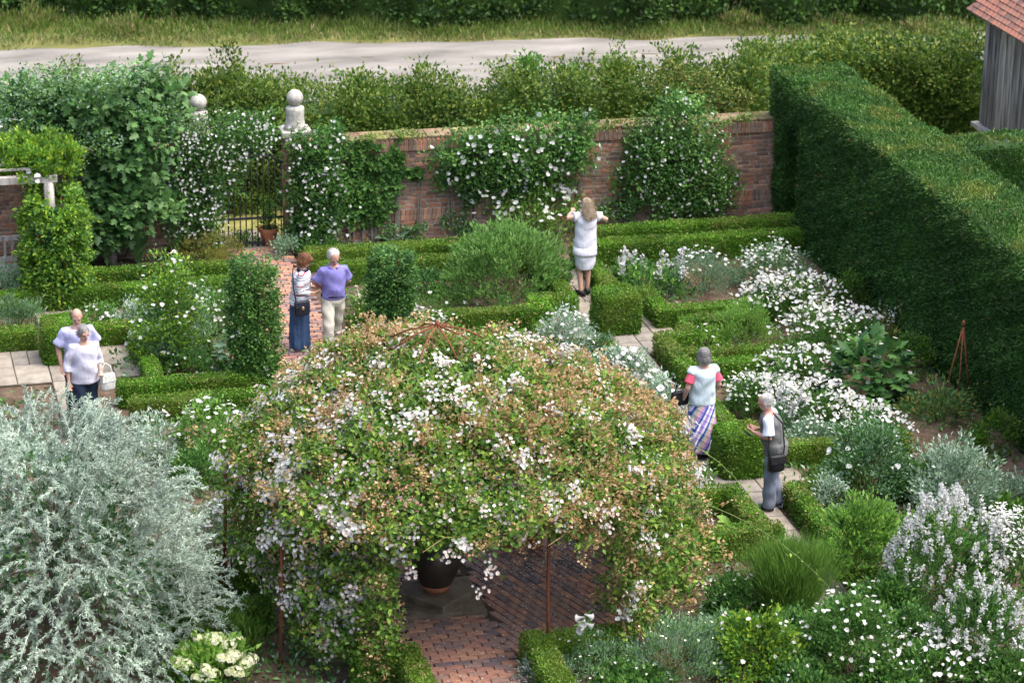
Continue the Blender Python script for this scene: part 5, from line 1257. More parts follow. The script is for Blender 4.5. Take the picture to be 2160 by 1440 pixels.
# urn on its stepped plinth
pl = thing('stone_plinth', 'two-tier mossy stone plinth under the dark jar', 'plinth', (AX, 31.15, 0))
bevbox(1.02, 1.02, 0.085, 0.01, 'plinth', jit=0.004).build('lower_step', pl, (0.0, 0, 0.035))
o = bevbox(0.74, 0.74, 0.085, 0.01, 'plinth', jit=0.004).build('upper_step', pl, (0, 0.02, 0.121)); o.rotation_euler.z = math.radians(40)
urn = thing('earthenware_jar', 'big dark earthenware jar standing on the stone plinth', 'jar', (AX - 0.02, 31.17, 0.206))
mb = MB(); stack(mb, [(0, 0, 0, .15, .15), (0, 0, .03, .165, .165), (0, 0, .12, .205, .205)], 'terracotta', 32, True, True); mb.build('bare_clay_foot', urn)
mb = MB(); stack(mb, [(0, 0, .1, .198, .198), (0, 0, .12, .207, .207), (0, 0, .25, .272, .272), (0, 0, .38, .30, .30), (0, 0, .5, .292, .292), (0, 0, .6, .25, .25), (0, 0, .66, .19, .19), (0, 0, .70, .175, .175), (0, 0, .75, .2, .2), (0, 0, .77, .205, .205), (0, 0, .765, .18, .18), (0, 0, .68, .15, .15)], 'urn', 40); mb.build('body', urn)
# fallen petals
m = 900; a = rng.random(m); P = np.stack([rng.uniform(6.3, 9.4, m), rng.uniform(28.6, 33.0, m), np.full(m, 0.071)], 1)
P2_ = np.stack([rng.normal(8.5, 0.5, 500), rng.normal(32.0, 0.35, 500), np.full(500, 0.071)], 1); P = np.concatenate([P, P2_])
mb = MB(); add_discs(mb, P, rand_unit(len(P)) * 0.25 + np.array([0, 0, 1]), 0.024, 'petal_pink', 5)
tag(mb.build('fallen_petals'), 'fallen pale rose petals scattered over the brick paving', 'petals', kind='stuff')

# ------------------------------------------------------------------ people
def cloth_mat(name, c, c2=None, rough=0.85, scale=9):
    return plain_mat(name, c, c2 or tuple(v * 0.85 for v in c), scale=scale, rough=rough, bump=0.8, bscale=13, spec=0.2, stretch=(1.3, 1.3, 0.55))
def band_mat(name, base, bands, axis=2, period=0.1, tilt=None, second=None):
    """woven stripes: fraction of a repeat along one axis -> colours"""
    m, nt, bs, out = new_mat(name); n, l = nt.nodes, nt.links
    tc = n.new('ShaderNodeTexCoord'); mp = n.new('ShaderNodeMapping'); l.new(tc.outputs['Object'], mp.inputs[0])
    if tilt: mp.inputs['Rotation'].default_value = tilt
    sx = n.new('ShaderNodeSeparateXYZ'); l.new(mp.outputs[0], sx.inputs[0])
    def pick(ax, per):
        d = n.new('ShaderNodeMath'); d.operation = 'DIVIDE'; l.new(sx.outputs[ax], d.inputs[0]); d.inputs[1].default_value = per
        f = n.new('ShaderNodeMath'); f.operation = 'FRACT'; l.new(d.outputs[0], f.inputs[0]); return f
    r = ramp_node(nt, bands, True); l.new(pick(axis, period).outputs[0], r.inputs[0]); col = r.outputs[0]
    if second:
        r2 = ramp_node(nt, second[1], True); l.new(pick(second[0], second[2]).outputs[0], r2.inputs[0])
        mx = n.new('ShaderNodeMix'); mx.data_type = 'RGBA'; mx.blend_type = 'MULTIPLY'; mx.inputs[0].default_value = 1
        l.new(col, mx.inputs[6]); l.new(r2.outputs[0], mx.inputs[7]); col = mx.outputs[2]
    l.new(col, bs.inputs['Base Color']); bs.inputs['Roughness'].default_value = 0.85; bs.inputs['Specular IOR Level'].default_value = 0.2
    return m
def skin_mat(name, c):
    m = plain_mat(name, c, tuple(v * 0.88 for v in c), scale=18, rough=0.55, spec=0.35)
    b = m.node_tree.nodes['Principled BSDF']; b.inputs['Subsurface Weight'].default_value = 0.1; b.inputs['Subsurface Radius'].default_value = (0.01, 0.004, 0.002)
    return m
M['skin'] = skin_mat('skin', (0.46, 0.27, 0.20)); M['skin_red'] = skin_mat('flushed_skin', (0.48, 0.25, 0.19))
M['eye'] = plain_mat('eye', (0.02, 0.016, 0.014)); M['lip'] = plain_mat('lips', (0.36, 0.12, 0.10)); M['brow'] = plain_mat('brow', (0.2, 0.16, 0.13))
WARP = lambda P, amp: P + np.stack([np.sin(P[:, 2] * 31 + np.sin(P[:, 0] * 23) * 1.6), np.sin(P[:, 2] * 27 + P[:, 0] * 19 + 2), 0.4 * np.sin(P[:, 0] * 33 + P[:, 1] * 21)], 1) * amp
def remesh(mb, voxel, smooth=4, wrinkle=0.0, mat=None):
    me = mb.mesh('tmp'); o = bpy.data.objects.new('tmp', me); COL.objects.link(o)
    m = o.modifiers.new('r', 'REMESH'); m.mode = 'VOXEL'; m.voxel_size = voxel; m.use_smooth_shade = True
    if smooth: s_ = o.modifiers.new('s', 'SMOOTH'); s_.iterations = smooth; s_.factor = 0.5
    dg = bpy.context.evaluated_depsgraph_get(); dg.update()
    out = bpy.data.meshes.new_from_object(o.evaluated_get(dg))
    bpy.data.objects.remove(o); bpy.data.meshes.remove(me)
    if wrinkle:
        P = np.empty(len(out.vertices) * 3, np.float32); out.vertices.foreach_get('co', P)
        P = WARP(P.reshape(-1, 3), wrinkle).astype(np.float32); out.vertices.foreach_set('co', P.ravel()); out.update()
    out.materials.clear(); out.materials.append(M[mat])
    out.polygons.foreach_set('material_index', np.zeros(len(out.polygons), np.int32))
    out.polygons.foreach_set('use_smooth', np.ones(len(out.polygons), bool))
    return out
def xform(mb, Mx):
    R = np.array(Mx.to_3x3()); t = np.array(Mx.translation)
    mb.V = [(v @ R.T + t).astype(np.float32) for v in mb.V]; return mb
def hand(mb, wrist, d, palm_n, curl=0.5, s=1.0, side=1):
    d = Vector(d).normalized(); nrm = Vector(palm_n); nrm = (nrm - d * nrm.dot(d)).normalized(); u = d.cross(nrm).normalized() * side
    w = Vector(wrist)
    tube(mb, [tuple(w - d * .02), tuple(w + d * .03 * s), tuple(w + d * .085 * s)], [(.024, .018), (.036, .016), (.038, .014)], 'skin', 10)
    for k, (off, ln) in enumerate(((-.028, .062), (-.0095, .074), (.0095, .07), (.028, .054))):
        b = w + d * .08 * s + u * off * s
        c1 = b + (d * math.cos(curl * .6) + nrm * math.sin(curl * .6)) * ln * .5 * s
        c2 = c1 + (d * math.cos(curl * 1.9) + nrm * math.sin(curl * 1.9)) * ln * .5 * s
        tube(mb, [tuple(b - d * .02), tuple(b), tuple(c1), tuple(c2)], [.009, .0092, .0085, .007], 'skin', 7)
    b = w + d * .03 * s - u * .03 * s
    t1 = b + (d * .75 - u * .6 + nrm * .3).normalized() * .035 * s; t2 = t1 + (d * .95 - u * .1 + nrm * .5 * curl).normalized() * .032 * s
    tube(mb, [tuple(w + d * .015 * s - u * .015 * s), tuple(b), tuple(t1), tuple(t2)], [.012, .0115, .0095, .0075], 'skin', 7)
def make_person(label, loc, rz, h, pose, skin='skin', sex='m', belly=0.0):
    """pose: dict of joints (facing -Y), returns root, joints and the head frame"""
    t = thing('person', label, 'person', (loc[0], loc[1], 0.045), rz)
    s = h / 1.70
    J = dict(hipL=(-.095, 0, .90), hipR=(.095, 0, .90), kneeL=(-.10, -.02, .49), kneeR=(.10, -.02, .49), ankL=(-.10, .02, .08), ankR=(.10, .02, .08),
             shL=(-.172, .0, 1.375), shR=(.172, .0, 1.375), elL=(-.24, .04, 1.11), elR=(.24, .04, 1.11), wrL=(-.25, -.04, .86), wrR=(.25, -.04, .86),
             neck=(0, .015, 1.45), head=(0, -.015, 1.585))
    J.update(pose.get('J', {}))
    J = {k: Vector(v) * s for k, v in J.items()}
    lean = pose.get('lean', 0.0)
    def up(v):      # upper body bends forward about the hips
        v = Vector(v); dz = max(0, v.z - .95 * s); return Vector((v.x, v.y - lean * dz * (0.6 + 0.5 * dz), v.z - 0.25 * abs(lean) * dz * dz))
    for k in ('shL', 'shR', 'elL', 'elR', 'wrL', 'wrR', 'neck', 'head'): J[k] = up(J[k])
    TOR = [(.80, .150, .105), (.90, .172, .125), (.98, .165, .118), (1.08, .152, .108), (1.2, .160, .112), (1.31, .178, .115), (1.365, .160, .102), (1.41, .112, .08), (1.455, .06, .058)]
    if sex == 'f': TOR = [(z, rx * (0.93 if z > 1.05 else 1.02), ry * (1.08 if 1.2 <= z <= 1.31 else 1)) for z, rx, ry in TOR]
    def torso(mb, grow=0.0, z0=.8, z1=1.46, mat='skin', bel=belly):
        R = []
        for z, rx, ry in TOR:
            if z0 - .001 <= z <= z1 + .001:
                c = up(Vector((0, 0, z * s))); b = bel * math.exp(-((z - 1.08) / .13) ** 2)
                R.append((c.x, c.y - b * .5, c.z, (rx + grow) * s, (ry + grow + b * .55) * s))
        stack(mb, R, mat, 22)
    mb = MB(); torso(mb, 0.0, .8, 1.46)
    for sd in 'LR':
        hp, kn, an = J['hip' + sd], J['knee' + sd], J['ank' + sd]
        tube(mb, [tuple(hp + Vector((0, 0, .04))), tuple(hp.lerp(kn, .4)), tuple(kn), tuple(kn.lerp(an, .3)), tuple(an)], [.088 * s, .078 * s, .055 * s, .054 * s, .034 * s], 'skin', 12)
        ft = pose.get('foot' + sd, (0, -1, 0)); f = Vector(ft).normalized()
        tube(mb, [tuple(an + f * -.055 + Vector((0, 0, -.045))), tuple(an + Vector((0, 0, -.045))), tuple(an + f * .10 + Vector((0, 0, -.058))), tuple(an + f * .16 + Vector((0, 0, -.064)))], [(.028, .03), (.036, .036), (.042, .022), (.034, .014)], 'skin', 10)
        sh, el, wr = J['sh' + sd], J['el' + sd], J['wr' + sd]
        inn = Vector((sh.x * .55, sh.y, sh.z + .0))
        tube(mb, [tuple(inn), tuple(sh), tuple(sh.lerp(el, .35)), tuple(el), tuple(el.lerp(wr, .3)), tuple(wr)], [.06 * s, .056 * s, .05 * s, .04 * s, .04 * s, .025 * s], 'skin', 12)
        d = (wr - el).normalized(); pn = pose.get('palm' + sd, (0.3 if sd == 'L' else -0.3, -0.6, 0))
        hd = pose.get('hand' + sd, d)
        hand(mb, wr, hd, pn, pose.get('curl' + sd, 0.5), s, 1 if sd == 'L' else -1)
    # head
    hp_, hy_, hr_ = pose.get('pitch', 0.0), pose.get('yaw', 0.0), pose.get('tilt', 0.0)
    HM = Matrix.Translation(J['head']) @ Matrix.Rotation(hy_, 4, 'Z') @ Matrix.Rotation(hp_, 4, 'X') @ Matrix.Rotation(hr_, 4, 'Y') @ Matrix.Scale(s, 4)
    hb = MB()
    ell(hb, (0, .012, .018), (.074, .094, .098), 'skin', 20, 14); ell(hb, (0, -.022, -.05), (.056, .066, .068), 'skin', 16, 10); ell(hb, (0, -.06, -.088), (.026, .026, .022), 'skin')
    tube(hb, [(0, -.082, .022), (0, -.098, -.008), (0, -.104, -.022)], [.009, .012, .014], 'skin', 8); ell(hb, (0, -.09, -.024), (.018, .016, .011), 'skin', 10, 8)
    for q in (-1, 1): ell(hb, (q * .075, .012, -.008), (.012, .02, .032), 'skin', 10, 8); ell(hb, (q * .034, -.07, .028), (.022, .016, .009), 'skin', 10, 6)
    xform(hb, HM)
    for F_, mi, sm in hb.F: mb.F.append((F_ + mb.n, mi, sm))
    mb.V += hb.V; mb.n += hb.n
    tube(mb, [tuple(J['neck'] + Vector((0, .01, -.05))), tuple(J['neck']), tuple(J['head'] + Vector((0, .01, -.03)))], [.058 * s, .052 * s, .054 * s], 'skin', 12)
    link('body', remesh(mb, 0.0102, 2, mat=skin), t)
    for q in (-1, 1):
        e = MB(); ell(e, (q * .031, -.084, .006), (.0115, .006, .006), 'eye', 8, 6); xform(e, HM); e.build('eye', t)
        e = MB(); tube(e, [(q * .014, -.09, .027), (q * .032, -.09, .032), (q * .05, -.078, .027)], .0045, 'brow', 5); xform(e, HM); e.build('eyebrow', t)
    e = MB(); tube(e, [(-.023, -.083, -.055), (0, -.091, -.054), (.023, -.083, -.055)], [.003, .0055, .003], 'lip', 6); xform(e, HM); e.build('mouth', t)
    return t, J, HM, torso, up, s
def garment(t, name, mb, mat, voxel=0.013, wrinkle=0.005, smooth=5, fold=None):
    me = remesh(mb, voxel, smooth, wrinkle, mat)
    if fold:      # hanging folds that deepen towards the hem
        n = len(me.vertices); P = np.empty(n * 3, np.float32); me.vertices.foreach_get('co', P); P = P.reshape(-1, 3)
        a = np.arctan2(P[:, 1], P[:, 0]); z = P[:, 2]; k = np.clip(1 - z / max(z.max(), .1), 0, 1)
        f = 1 + fold[0] * k * (np.sin(a * fold[1] + 1.5 * np.sin(z * 5)) + 0.5 * np.sin(a * fold[1] * 1.7 + 2))
        P[:, 0] *= f; P[:, 1] *= f; me.vertices.foreach_set('co', P.ravel()); me.update()
    return link(name, me, t)
def sleeve(mb, J, sd, upto, g=0.02, s=1.0, flare=0.0):
    sh, el, wr = J['sh' + sd], J['el' + sd], J['wr' + sd]; inn = Vector((sh.x * .45, sh.y, sh.z + .005))
    pts, rad = [inn, sh], [.06 * s, .054 * s + g]
    if upto <= 1: pts.append(sh.lerp(el, upto * .5)); rad.append(.056 * s + g); pts.append(sh.lerp(el, upto)); rad.append(.05 * s + g + flare)
    else:
        pts += [sh.lerp(el, .5), el, el.lerp(wr, upto - 1)]; rad += [.052 * s + g, .045 * s + g, .034 * s + g + flare]
    tube(mb, [tuple(p) for p in pts], rad, 'skin', 14)
def trousers(t, J, mat, s, g=0.022, waist=1.0, up=None, upto=1.0, flare=0.01):
    mb = MB()
    stack(mb, [(0, 0, .76 * s, .13 * s, .10 * s), (0, 0, .86 * s, .176 * s + g * .6, .13 * s + g * .6), (0, 0, .94 * s, .172 * s + g * .5, .126 * s + g * .5), (0, -.005, waist * s, .162 * s + g * .4, .118 * s + g * .5)], 'skin', 22)
    for sd in 'LR':
        hp, kn, an = J['hip' + sd], J['knee' + sd], J['ank' + sd]; end = kn.lerp(an, upto)
        tube(mb, [tuple(hp + Vector((0, 0, .02))), tuple(hp.lerp(kn, .45)), tuple(kn), tuple(kn.lerp(an, .5)), tuple(end + Vector((0, 0, -.035)))], [.093 * s + g * .5, .08 * s + g, .062 * s + g, .052 * s + g + flare, .046 * s + g + flare], 'skin', 14)
    return garment(t, 'trousers', mb, mat, 0.013, 0.006)
def shoes(t, J, pose, mat, solemat, sandal=False):
    for sd in 'LR':
        an = J['ank' + sd]; f = Vector(pose.get('foot' + sd, (0, -1, 0))).normalized(); zz = an.z - .075
        mb = MB(); a = Vector((an.x, an.y, zz))
        tube(mb, [tuple(a - f * .075 + Vector((0, 0, .04))), tuple(a - f * .01 + Vector((0, 0, .05))), tuple(a + f * .09 + Vector((0, 0, .035))), tuple(a + f * .18 + Vector((0, 0, .024)))], [(.034, .038), (.042, .045), (.047, .032), (.036, .018)] if not sandal else [(.034, .03), (.03, .02), (.047, .02), (.04, .012)], mat, 12)
        sh = mb.build('shoe', t)
        mb = MB(); tube(mb, [tuple(a - f * .085 + Vector((0, 0, .006))), tuple(a + Vector((0, 0, .006))), tuple(a + f * .1 + Vector((0, 0, .006))), tuple(a + f * .195 + Vector((0, 0, .006)))], [(.036, .012), (.042, .012), (.05, .012), (.034, .012)], solemat, 12); mb.build('sole', sh)
def hair_cap(t, HM, mat, kind='short', name='hair'):
    mb = MB()
    if kind == 'short':
        ell(mb, (0, .028, .042), (.088, .098, .092), mat, 20, 14); ell(mb, (0, .055, -.015), (.08, .066, .075), mat, 18, 12)
        for q in (-1, 1): ell(mb, (q * .07, .012, .02), (.02, .05, .045), mat)
    elif kind == 'bob':
        ell(mb, (0, .022, .045), (.095, .108, .098), mat, 20, 14); ell(mb, (0, .045, -.03), (.092, .085, .09), mat, 18, 12)
        for q in (-1, 1): ell(mb, (q * .078, .0, -.01), (.022, .052, .07), mat)
        ell(mb, (0, -.07, .075), (.06, .03, .03), mat)
    elif kind == 'balding':
        for q in (-1, 1): ell(mb, (q * .066, .035, .0), (.02, .055, .04), mat)
        ell(mb, (0, .075, -.005), (.066, .034, .05), mat, 16, 10)
    elif kind == 'thin':
        ell(mb, (0, .035, .035), (.083, .094, .09), mat, 20, 14); ell(mb, (0, .062, -.015), (.074, .05, .06), mat, 16, 10)
        for q in (-1, 1): ell(mb, (q * .07, .02, .0), (.016, .04, .04), mat)
    elif kind == 'long':
        ell(mb, (0, .025, .042), (.092, .105, .096), mat, 20, 14)
        for k in range(13):
            a = -1.25 + 2.5 * k / 12; x, y = .085 * math.sin(a), .03 + .082 * math.cos(a); L = random.uniform(.12, .20)
            tube(mb, [(x * .8, y * .8, .06), (x * 1.05, y * 1.05, -.04), (x * 1.2 + .012 * math.sin(k * 2), y * 1.15, -.12), (x * 1.25 + .015 * math.sin(k * 2 + 2), y * 1.2 + .01, -.12 - L * .5), (x * 1.0, y * 1.15, -.05 - L)], [.03, .034, .032, .028, .01], mat, 8)
    xform(mb, HM)
    hm = remesh(mb, 0.009, 2, 0.004, mat); o = link(name, hm, t)
    n = len(hm.vertices); P = np.empty(n * 3, np.float32); hm.vertices.foreach_get('co', P); P = P.reshape(-1, 3)
    Nn = np.empty(n * 3, np.float32); hm.vertices.foreach_get('normal', Nn); Nn = Nn.reshape(-1, 3)
    k = rng.integers(0, n, 1400 if kind == 'long' else 900); st = MB()
    back = np.array(HM.to_3x3() @ Vector((0, .5, -.45)))
    add_leaves(st, P[k].astype(float), Nn[k] * 0.28 + back * 0.9 + rand_unit(len(k)) * 0.35, 0.055 if kind == 'long' else 0.034, 0.1, mat, N=Nn[k].astype(float), fold=0.03)
    tag(st.build('hair_strands', o), kind='stuff')
    return o
for nm, c in dict(hair_grey=(0.25, 0.24, 0.235), hair_white=(0.62, 0.60, 0.57), hair_auburn=(0.19, 0.075, 0.028), hair_blond=(0.46, 0.35, 0.24), hair_dark=(0.10, 0.08, 0.07)).items():
    M[nm] = plain_mat(nm, c, tuple(v * 0.55 for v in c), scale=30, rough=0.6, bump=0.6, bscale=90, stretch=(2, 2, 0.4))
M['shirt_lav'] = cloth_mat('lavender_shirt', (0.19, 0.175, 0.43)); M['cream_cloth'] = cloth_mat('cream_cotton', (0.46, 0.44, 0.37)); M['black'] = cloth_mat('black_leather', (0.012, 0.012, 0.014), rough=0.5)
M['white_cloth'] = cloth_mat('white_cotton', (0.60, 0.59, 0.63), (0.55, 0.54, 0.60)); M['lilac_white'] = cloth_mat('pale_lilac_knit', (0.52, 0.51, 0.59), (0.47, 0.46, 0.56)); M['polo'] = cloth_mat('pale_lilac_polo', (0.43, 0.43, 0.64))
M['navy'] = cloth_mat('navy_cloth', (0.012, 0.022, 0.042)); M['denim'] = cloth_mat('blue_denim', (0.045, 0.09, 0.18), (0.03, 0.06, 0.13), scale=5)
M['pink'] = cloth_mat('pink_cotton', (0.72, 0.10, 0.17)); M['ice'] = cloth_mat('ice_blue_waistcoat', (0.48, 0.57, 0.62)); M['grey_vest'] = cloth_mat('grey_waistcoat', (0.12, 0.12, 0.12)); M['grey_trs'] = cloth_mat('slate_trousers', (0.15, 0.17, 0.22))
M['rubber'] = cloth_mat('white_rubber', (0.6, 0.6, 0.6)); M['bag_white'] = cloth_mat('white_leather', (0.58, 0.58, 0.54), (0.40, 0.42, 0.38), scale=25); M['navy_leather'] = cloth_mat('navy_leather', (0.018, 0.022, 0.035), rough=0.4); M['brass'] = plain_mat('brass', (0.55, 0.42, 0.2), metal=0.8, rough=0.4)
M['strap_leather'] = cloth_mat('strap', (0.01, 0.01, 0.012))
w_, b_, r_, n_ = (0.62, 0.62, 0.63), (0.34, 0.41, 0.48), (0.42, 0.03, 0.07), (0.03, 0.04, 0.10)
M['striped'] = band_mat('striped_knit', w_, [w_ + (0,), n_ + (.13,), w_ + (.19,), b_ + (.36,), w_ + (.46,), r_ + (.62,), w_ + (.72,), b_ + (.86,), w_ + (.93,)], 2, 0.17, tilt=(0, 0.12, 0))
M['checked'] = band_mat('checked_shirt', w_, [(0.72, 0.74, 0.80, 0), (0.42, 0.50, 0.68, .75)], 2, 0.026, second=(1, [(1, 1, 1, 0), (0.75, 0.8, 0.92, .75)], 0.026))
pv = (0.30, 0.22, 0.46); lv_ = (0.62, 0.58, 0.66); bl = (0.05, 0.10, 0.30); pk = (0.55, 0.26, 0.32); tn = (0.42, 0.40, 0.34)
M['skirt'] = band_mat('patterned_skirt', pv, [pv + (0,), lv_ + (.16,), bl + (.26,), pv + (.38,), pk + (.5,), tn + (.58,), bl + (.78,), lv_ + (.9,)], 0, 0.26, tilt=(0, 0.5, 0), second=(2, [(1, 1, 1, 0), (0.7, 0.72, 0.95, .4), (1.2, 1.1, 1.1, .7)], 0.09))

def top_garment(t, J, torso, s, mat, sleeve_to, hem=.86, grow=0.022, name='shirt', sleeves='LR', z1=1.43, flare=0.008, collar=None, belly=None, hem_r=None):
    mb = MB(); torso(mb, grow, .9, z1)
    if hem < .9: stack(mb, [(0, 0, hem * s, (.178 + grow) * s, (.13 + grow) * s), (0, 0, .92 * s, (.174 + grow) * s, (.126 + grow) * s)], 'skin', 22)
    for sd in sleeves:
        if sleeve_to > 0: sleeve(mb, J, sd, sleeve_to, 0.016, s, flare)
    g = garment(t, name, mb, mat)
    return g

# 1 man in lavender shirt
pose = dict(J=dict(elL=(-.265, .09, 1.13), elR=(.265, .09, 1.13), wrL=(-.07, .20, .95), wrR=(.07, .20, .92), kneeL=(-.12, -.17, .50), ankL=(-.13, -.16, .08), kneeR=(.09, .10, .48), ankR=(.10, .26, .10)),
            footL=(-.15, -1, 0), lean=0.10, pitch=0.55, handL=(.8, .1, -.5), handR=(-.8, .1, -.4))
t, J, HM, torso, up, s = make_person('white-haired man in a lavender shirt and cream trousers looking down on the brick path', G(703, 747), 0.10, 1.65, pose, 'skin_red', belly=0.05)
top_garment(t, J, torso, s, 'shirt_lav', 0.75, hem=.94, grow=0.026, flare=0.03)
mb = MB(); tube(mb, [(.09 * math.cos(a), up(Vector((0, 0, 1.44 * s))).y + .075 * math.sin(a), up(Vector((0, 0, 1.44 * s))).z + .015 * math.sin(a) - .008) for a in np.linspace(-1.35, 4.5, 14)], .02, 'shirt_lav', 7); mb.build('collar', t)
trousers(t, J, 'cream_cloth', s, 0.026); shoes(t, J, pose, 'black', 'rubber'); hair_cap(t, HM, 'hair_white', 'thin')
mb = MB(); stack(mb, [(0, -.01, .945 * s, .20 * s, .158 * s), (0, -.01, .98 * s, .198 * s, .156 * s)], 'black', 24); mb.build('belt', t)
# 2 auburn woman
pose = dict(J=dict(elL=(-.21, .02, 1.10), elR=(.21, .02, 1.10), wrL=(-.12, -.25, 1.06), wrR=(.10, -.27, 1.08), ankL=(-.08, .06, .08), ankR=(.08, -.06, .08), kneeL=(-.09, .02, .49), kneeR=(.09, -.05, .49)),
            lean=0.16, pitch=0.55, yaw=-0.05, handL=(.3, -.8, .25), handR=(-.2, -.8, .3), palmL=(.5, 0, .8), palmR=(-.5, 0, .8), curlL=.8, curlR=.8)
aw = G(632, 746)
t, J, HM, torso, up, s = make_person('auburn-haired woman in a striped jumper and long denim skirt on the brick path', aw, math.radians(78), 1.57, pose, sex='f', belly=0.03)
top_garment(t, J, torso, s, 'striped', 1.7, hem=.83, grow=0.035, name='jumper')
mb = MB(); c = up(Vector((0, .0, 1.43 * s))); tube(mb, [(.085 * math.cos(a), c.y + .075 * math.sin(a), c.z) for a in np.linspace(0, 6.28, 16)], .022, 'navy', 7); mb.build('collar', t)
mb = MB(); stack(mb, [(0, 0, .95 * s, .165 * s, .13 * s), (0, 0, .8 * s, .19 * s, .16 * s), (0, 0, .5 * s, .17 * s, .165 * s), (0, 0, .15 * s, .165 * s, .175 * s), (0, 0, .06 * s, .16 * s, .17 * s)], 'skin', 24); garment(t, 'skirt', mb, 'denim', 0.013, 0.002, fold=(0.07, 7))
shoes(t, J, pose, 'bag_white', 'rubber', True); hair_cap(t, HM, 'hair_auburn', 'bob')
def bag(label, name, cat_, loc, rz, w, d, h, mat, strap_pts, flap=True, clasp=False, zc=0.0):
    b = thing(name, label, cat_, loc, rz)
    mb = MB(); stack(mb, [(0, 0, -h / 2, w * .42, d * .5), (0, 0, -h * .4, w * .5, d * .56), (0, 0, 0, w * .52, d * .6), (0, 0, h * .42, w * .46, d * .42), (0, 0, h * .5, w * .40, d * .25)], mat, 16); 
    for V in mb.V:      # squarer outline
        V[:, 0] = np.sign(V[:, 0]) * np.minimum(np.abs(V[:, 0]) * 1.22, w * .52)
    mb.build('body', b)
    if flap: mb = MB(); mb.add([(-w * .5, -d * .63, h * .05), (w * .5, -d * .63, h * .05), (w * .47, -d * .5, h * .46), (-w * .47, -d * .5, h * .46), (-w * .5, -d * .58, h * .05), (w * .5, -d * .58, h * .05), (w * .47, -d * .45, h * .46), (-w * .47, -d * .45, h * .46)], BOXF, mat); f = mb.build('flap', b)
    if clasp: mb = MB(); ell(mb, (0, -d * .65, h * .04), (.022, .008, .03), 'brass', 10, 8); mb.build('clasp', b)
    mb = MB(); tube(mb, strap_pts, [(.011, .004)] * len(strap_pts), 'strap_leather' if mat != 'bag_white' else mat, 8); mb.build('strap', b)
    return b
bag('navy leather shoulder bag with a brass clasp worn by the auburn-haired woman', 'shoulder_bag', 'bag', (aw[0] + .0, aw[1] - .25, .83), math.radians(8), .23, .09, .22, 'navy_leather',
    [(-.09, -.01, .1), (-.12, .03, .3), (-.10, .13, .52), (-.06, .22, .62), (.0, .3, .55)], clasp=True)
ph = MB(); add_box(ph, -.04, .04, -.075, .075, -.006, .006, 'black'); t_ = ph.build('phone'); t_.location = (aw[0] + .42, aw[1] - .02, 1.08); t_.rotation_euler = (0.2, -0.5, 0.3); tag(t_, 'small dark phone in the hands of the auburn-haired woman', 'phone')
# 3 woman in white dress
pose = dict(J=dict(elL=(-.38, .02, 1.30), elR=(.36, .02, 1.40), wrL=(-.20, -.20, 1.36), wrR=(.18, -.21, 1.42), shL=(-.18, 0, 1.39), shR=(.18, 0, 1.41), kneeL=(-.07, -.03, .48), ankL=(-.05, .02, .08), kneeR=(.09, -.02, .48), ankR=(.10, .10, .08)),
            pitch=0.15, yaw=0.2, handL=(.6, -.5, .3), handR=(-.6, -.5, .3), footL=(-.2, -1, 0), footR=(.5, -.8, 0))
t, J, HM, torso, up, s = make_person('woman in a loose white dress seen from behind with both elbows raised', G(1232, 624), math.pi + 0.12, 1.60, pose, sex='f')
mb = MB(); torso(mb, 0.03, 1.2, 1.43)
stack(mb, [(0, 0, .46 * s, .145 * s, .15 * s), (0, 0, .54 * s, .175 * s, .165 * s), (0, 0, .72 * s, .20 * s, .17 * s), (0, 0, .80 * s, .205 * s, .17 * s), (0, 0, 1.0 * s, .195 * s, .155 * s), (0, 0, 1.22 * s, .19 * s, .14 * s), (0, 0, 1.35 * s, .20 * s, .12 * s)], 'skin', 24)
for sd in 'LR': sleeve(mb, J, sd, 0.38, 0.02, s, 0.028)
garment(t, 'dress', mb, 'white_cloth', 0.013, 0.004)
mb = MB(); stack(mb, [(0, 0, .71 * s, .212 * s, .182 * s), (.01, 0, .75 * s, .214 * s, .184 * s), (0, 0, .86 * s, .204 * s, .172 * s)], 'white_cloth', 28); mb.build('overlayer_hem', t)
shoes(t, J, pose, 'black', 'black'); hair_cap(t, HM, 'hair_blond', 'long')
# 4 lady in pale waistcoat
pose = dict(J=dict(elL=(-.25, .03, 1.12), elR=(.26, .05, 1.12), wrL=(-.25, -.14, .98), wrR=(.28, -.06, .90)), pitch=0.1, curlL=1.1, curlR=1.1)
lw = G(1476, 966)
t, J, HM, torso, up, s = make_person('grey-haired lady in a pale blue waistcoat and long patterned skirt seen from behind', lw, math.pi + 0.05, 1.58, pose, sex='f', belly=0.02)
mb = MB(); torso(mb, 0.012, 1.2, 1.42)
for sd in 'LR': sleeve(mb, J, sd, 0.72, 0.016, s, 0.014)
garment(t, 'pink_top', mb, 'pink')
mb = MB(); torso(mb, 0.034, .98, 1.44); stack(mb, [(0, 0, .84 * s, .212 * s, .165 * s), (0, 0, 1.0 * s, .20 * s, .15 * s), (0, 0, 1.2 * s, .20 * s, .15 * s), (0, 0, 1.36 * s, .205 * s, .13 * s), (0, 0, 1.40 * s, .16 * s, .11 * s)], 'skin', 24)
for sd in 'LR': sleeve(mb, J, sd, 0.22, 0.024, s, 0.004)
garment(t, 'waistcoat', mb, 'ice', 0.013, 0.006)
mb = MB(); stack(mb, [(0, 0, .95 * s, .17 * s, .14 * s), (0, 0, .75 * s, .205 * s, .17 * s), (0, 0, .4 * s, .245 * s, .22 * s), (0, 0, .14 * s, .27 * s, .25 * s), (0, 0, .10 * s, .26 * s, .24 * s)], 'skin', 24); garment(t, 'skirt', mb, 'skirt', 0.013, 0.002, fold=(0.08, 8))
shoes(t, J, pose, 'black', 'black'); hair_cap(t, HM, 'hair_grey', 'bob')
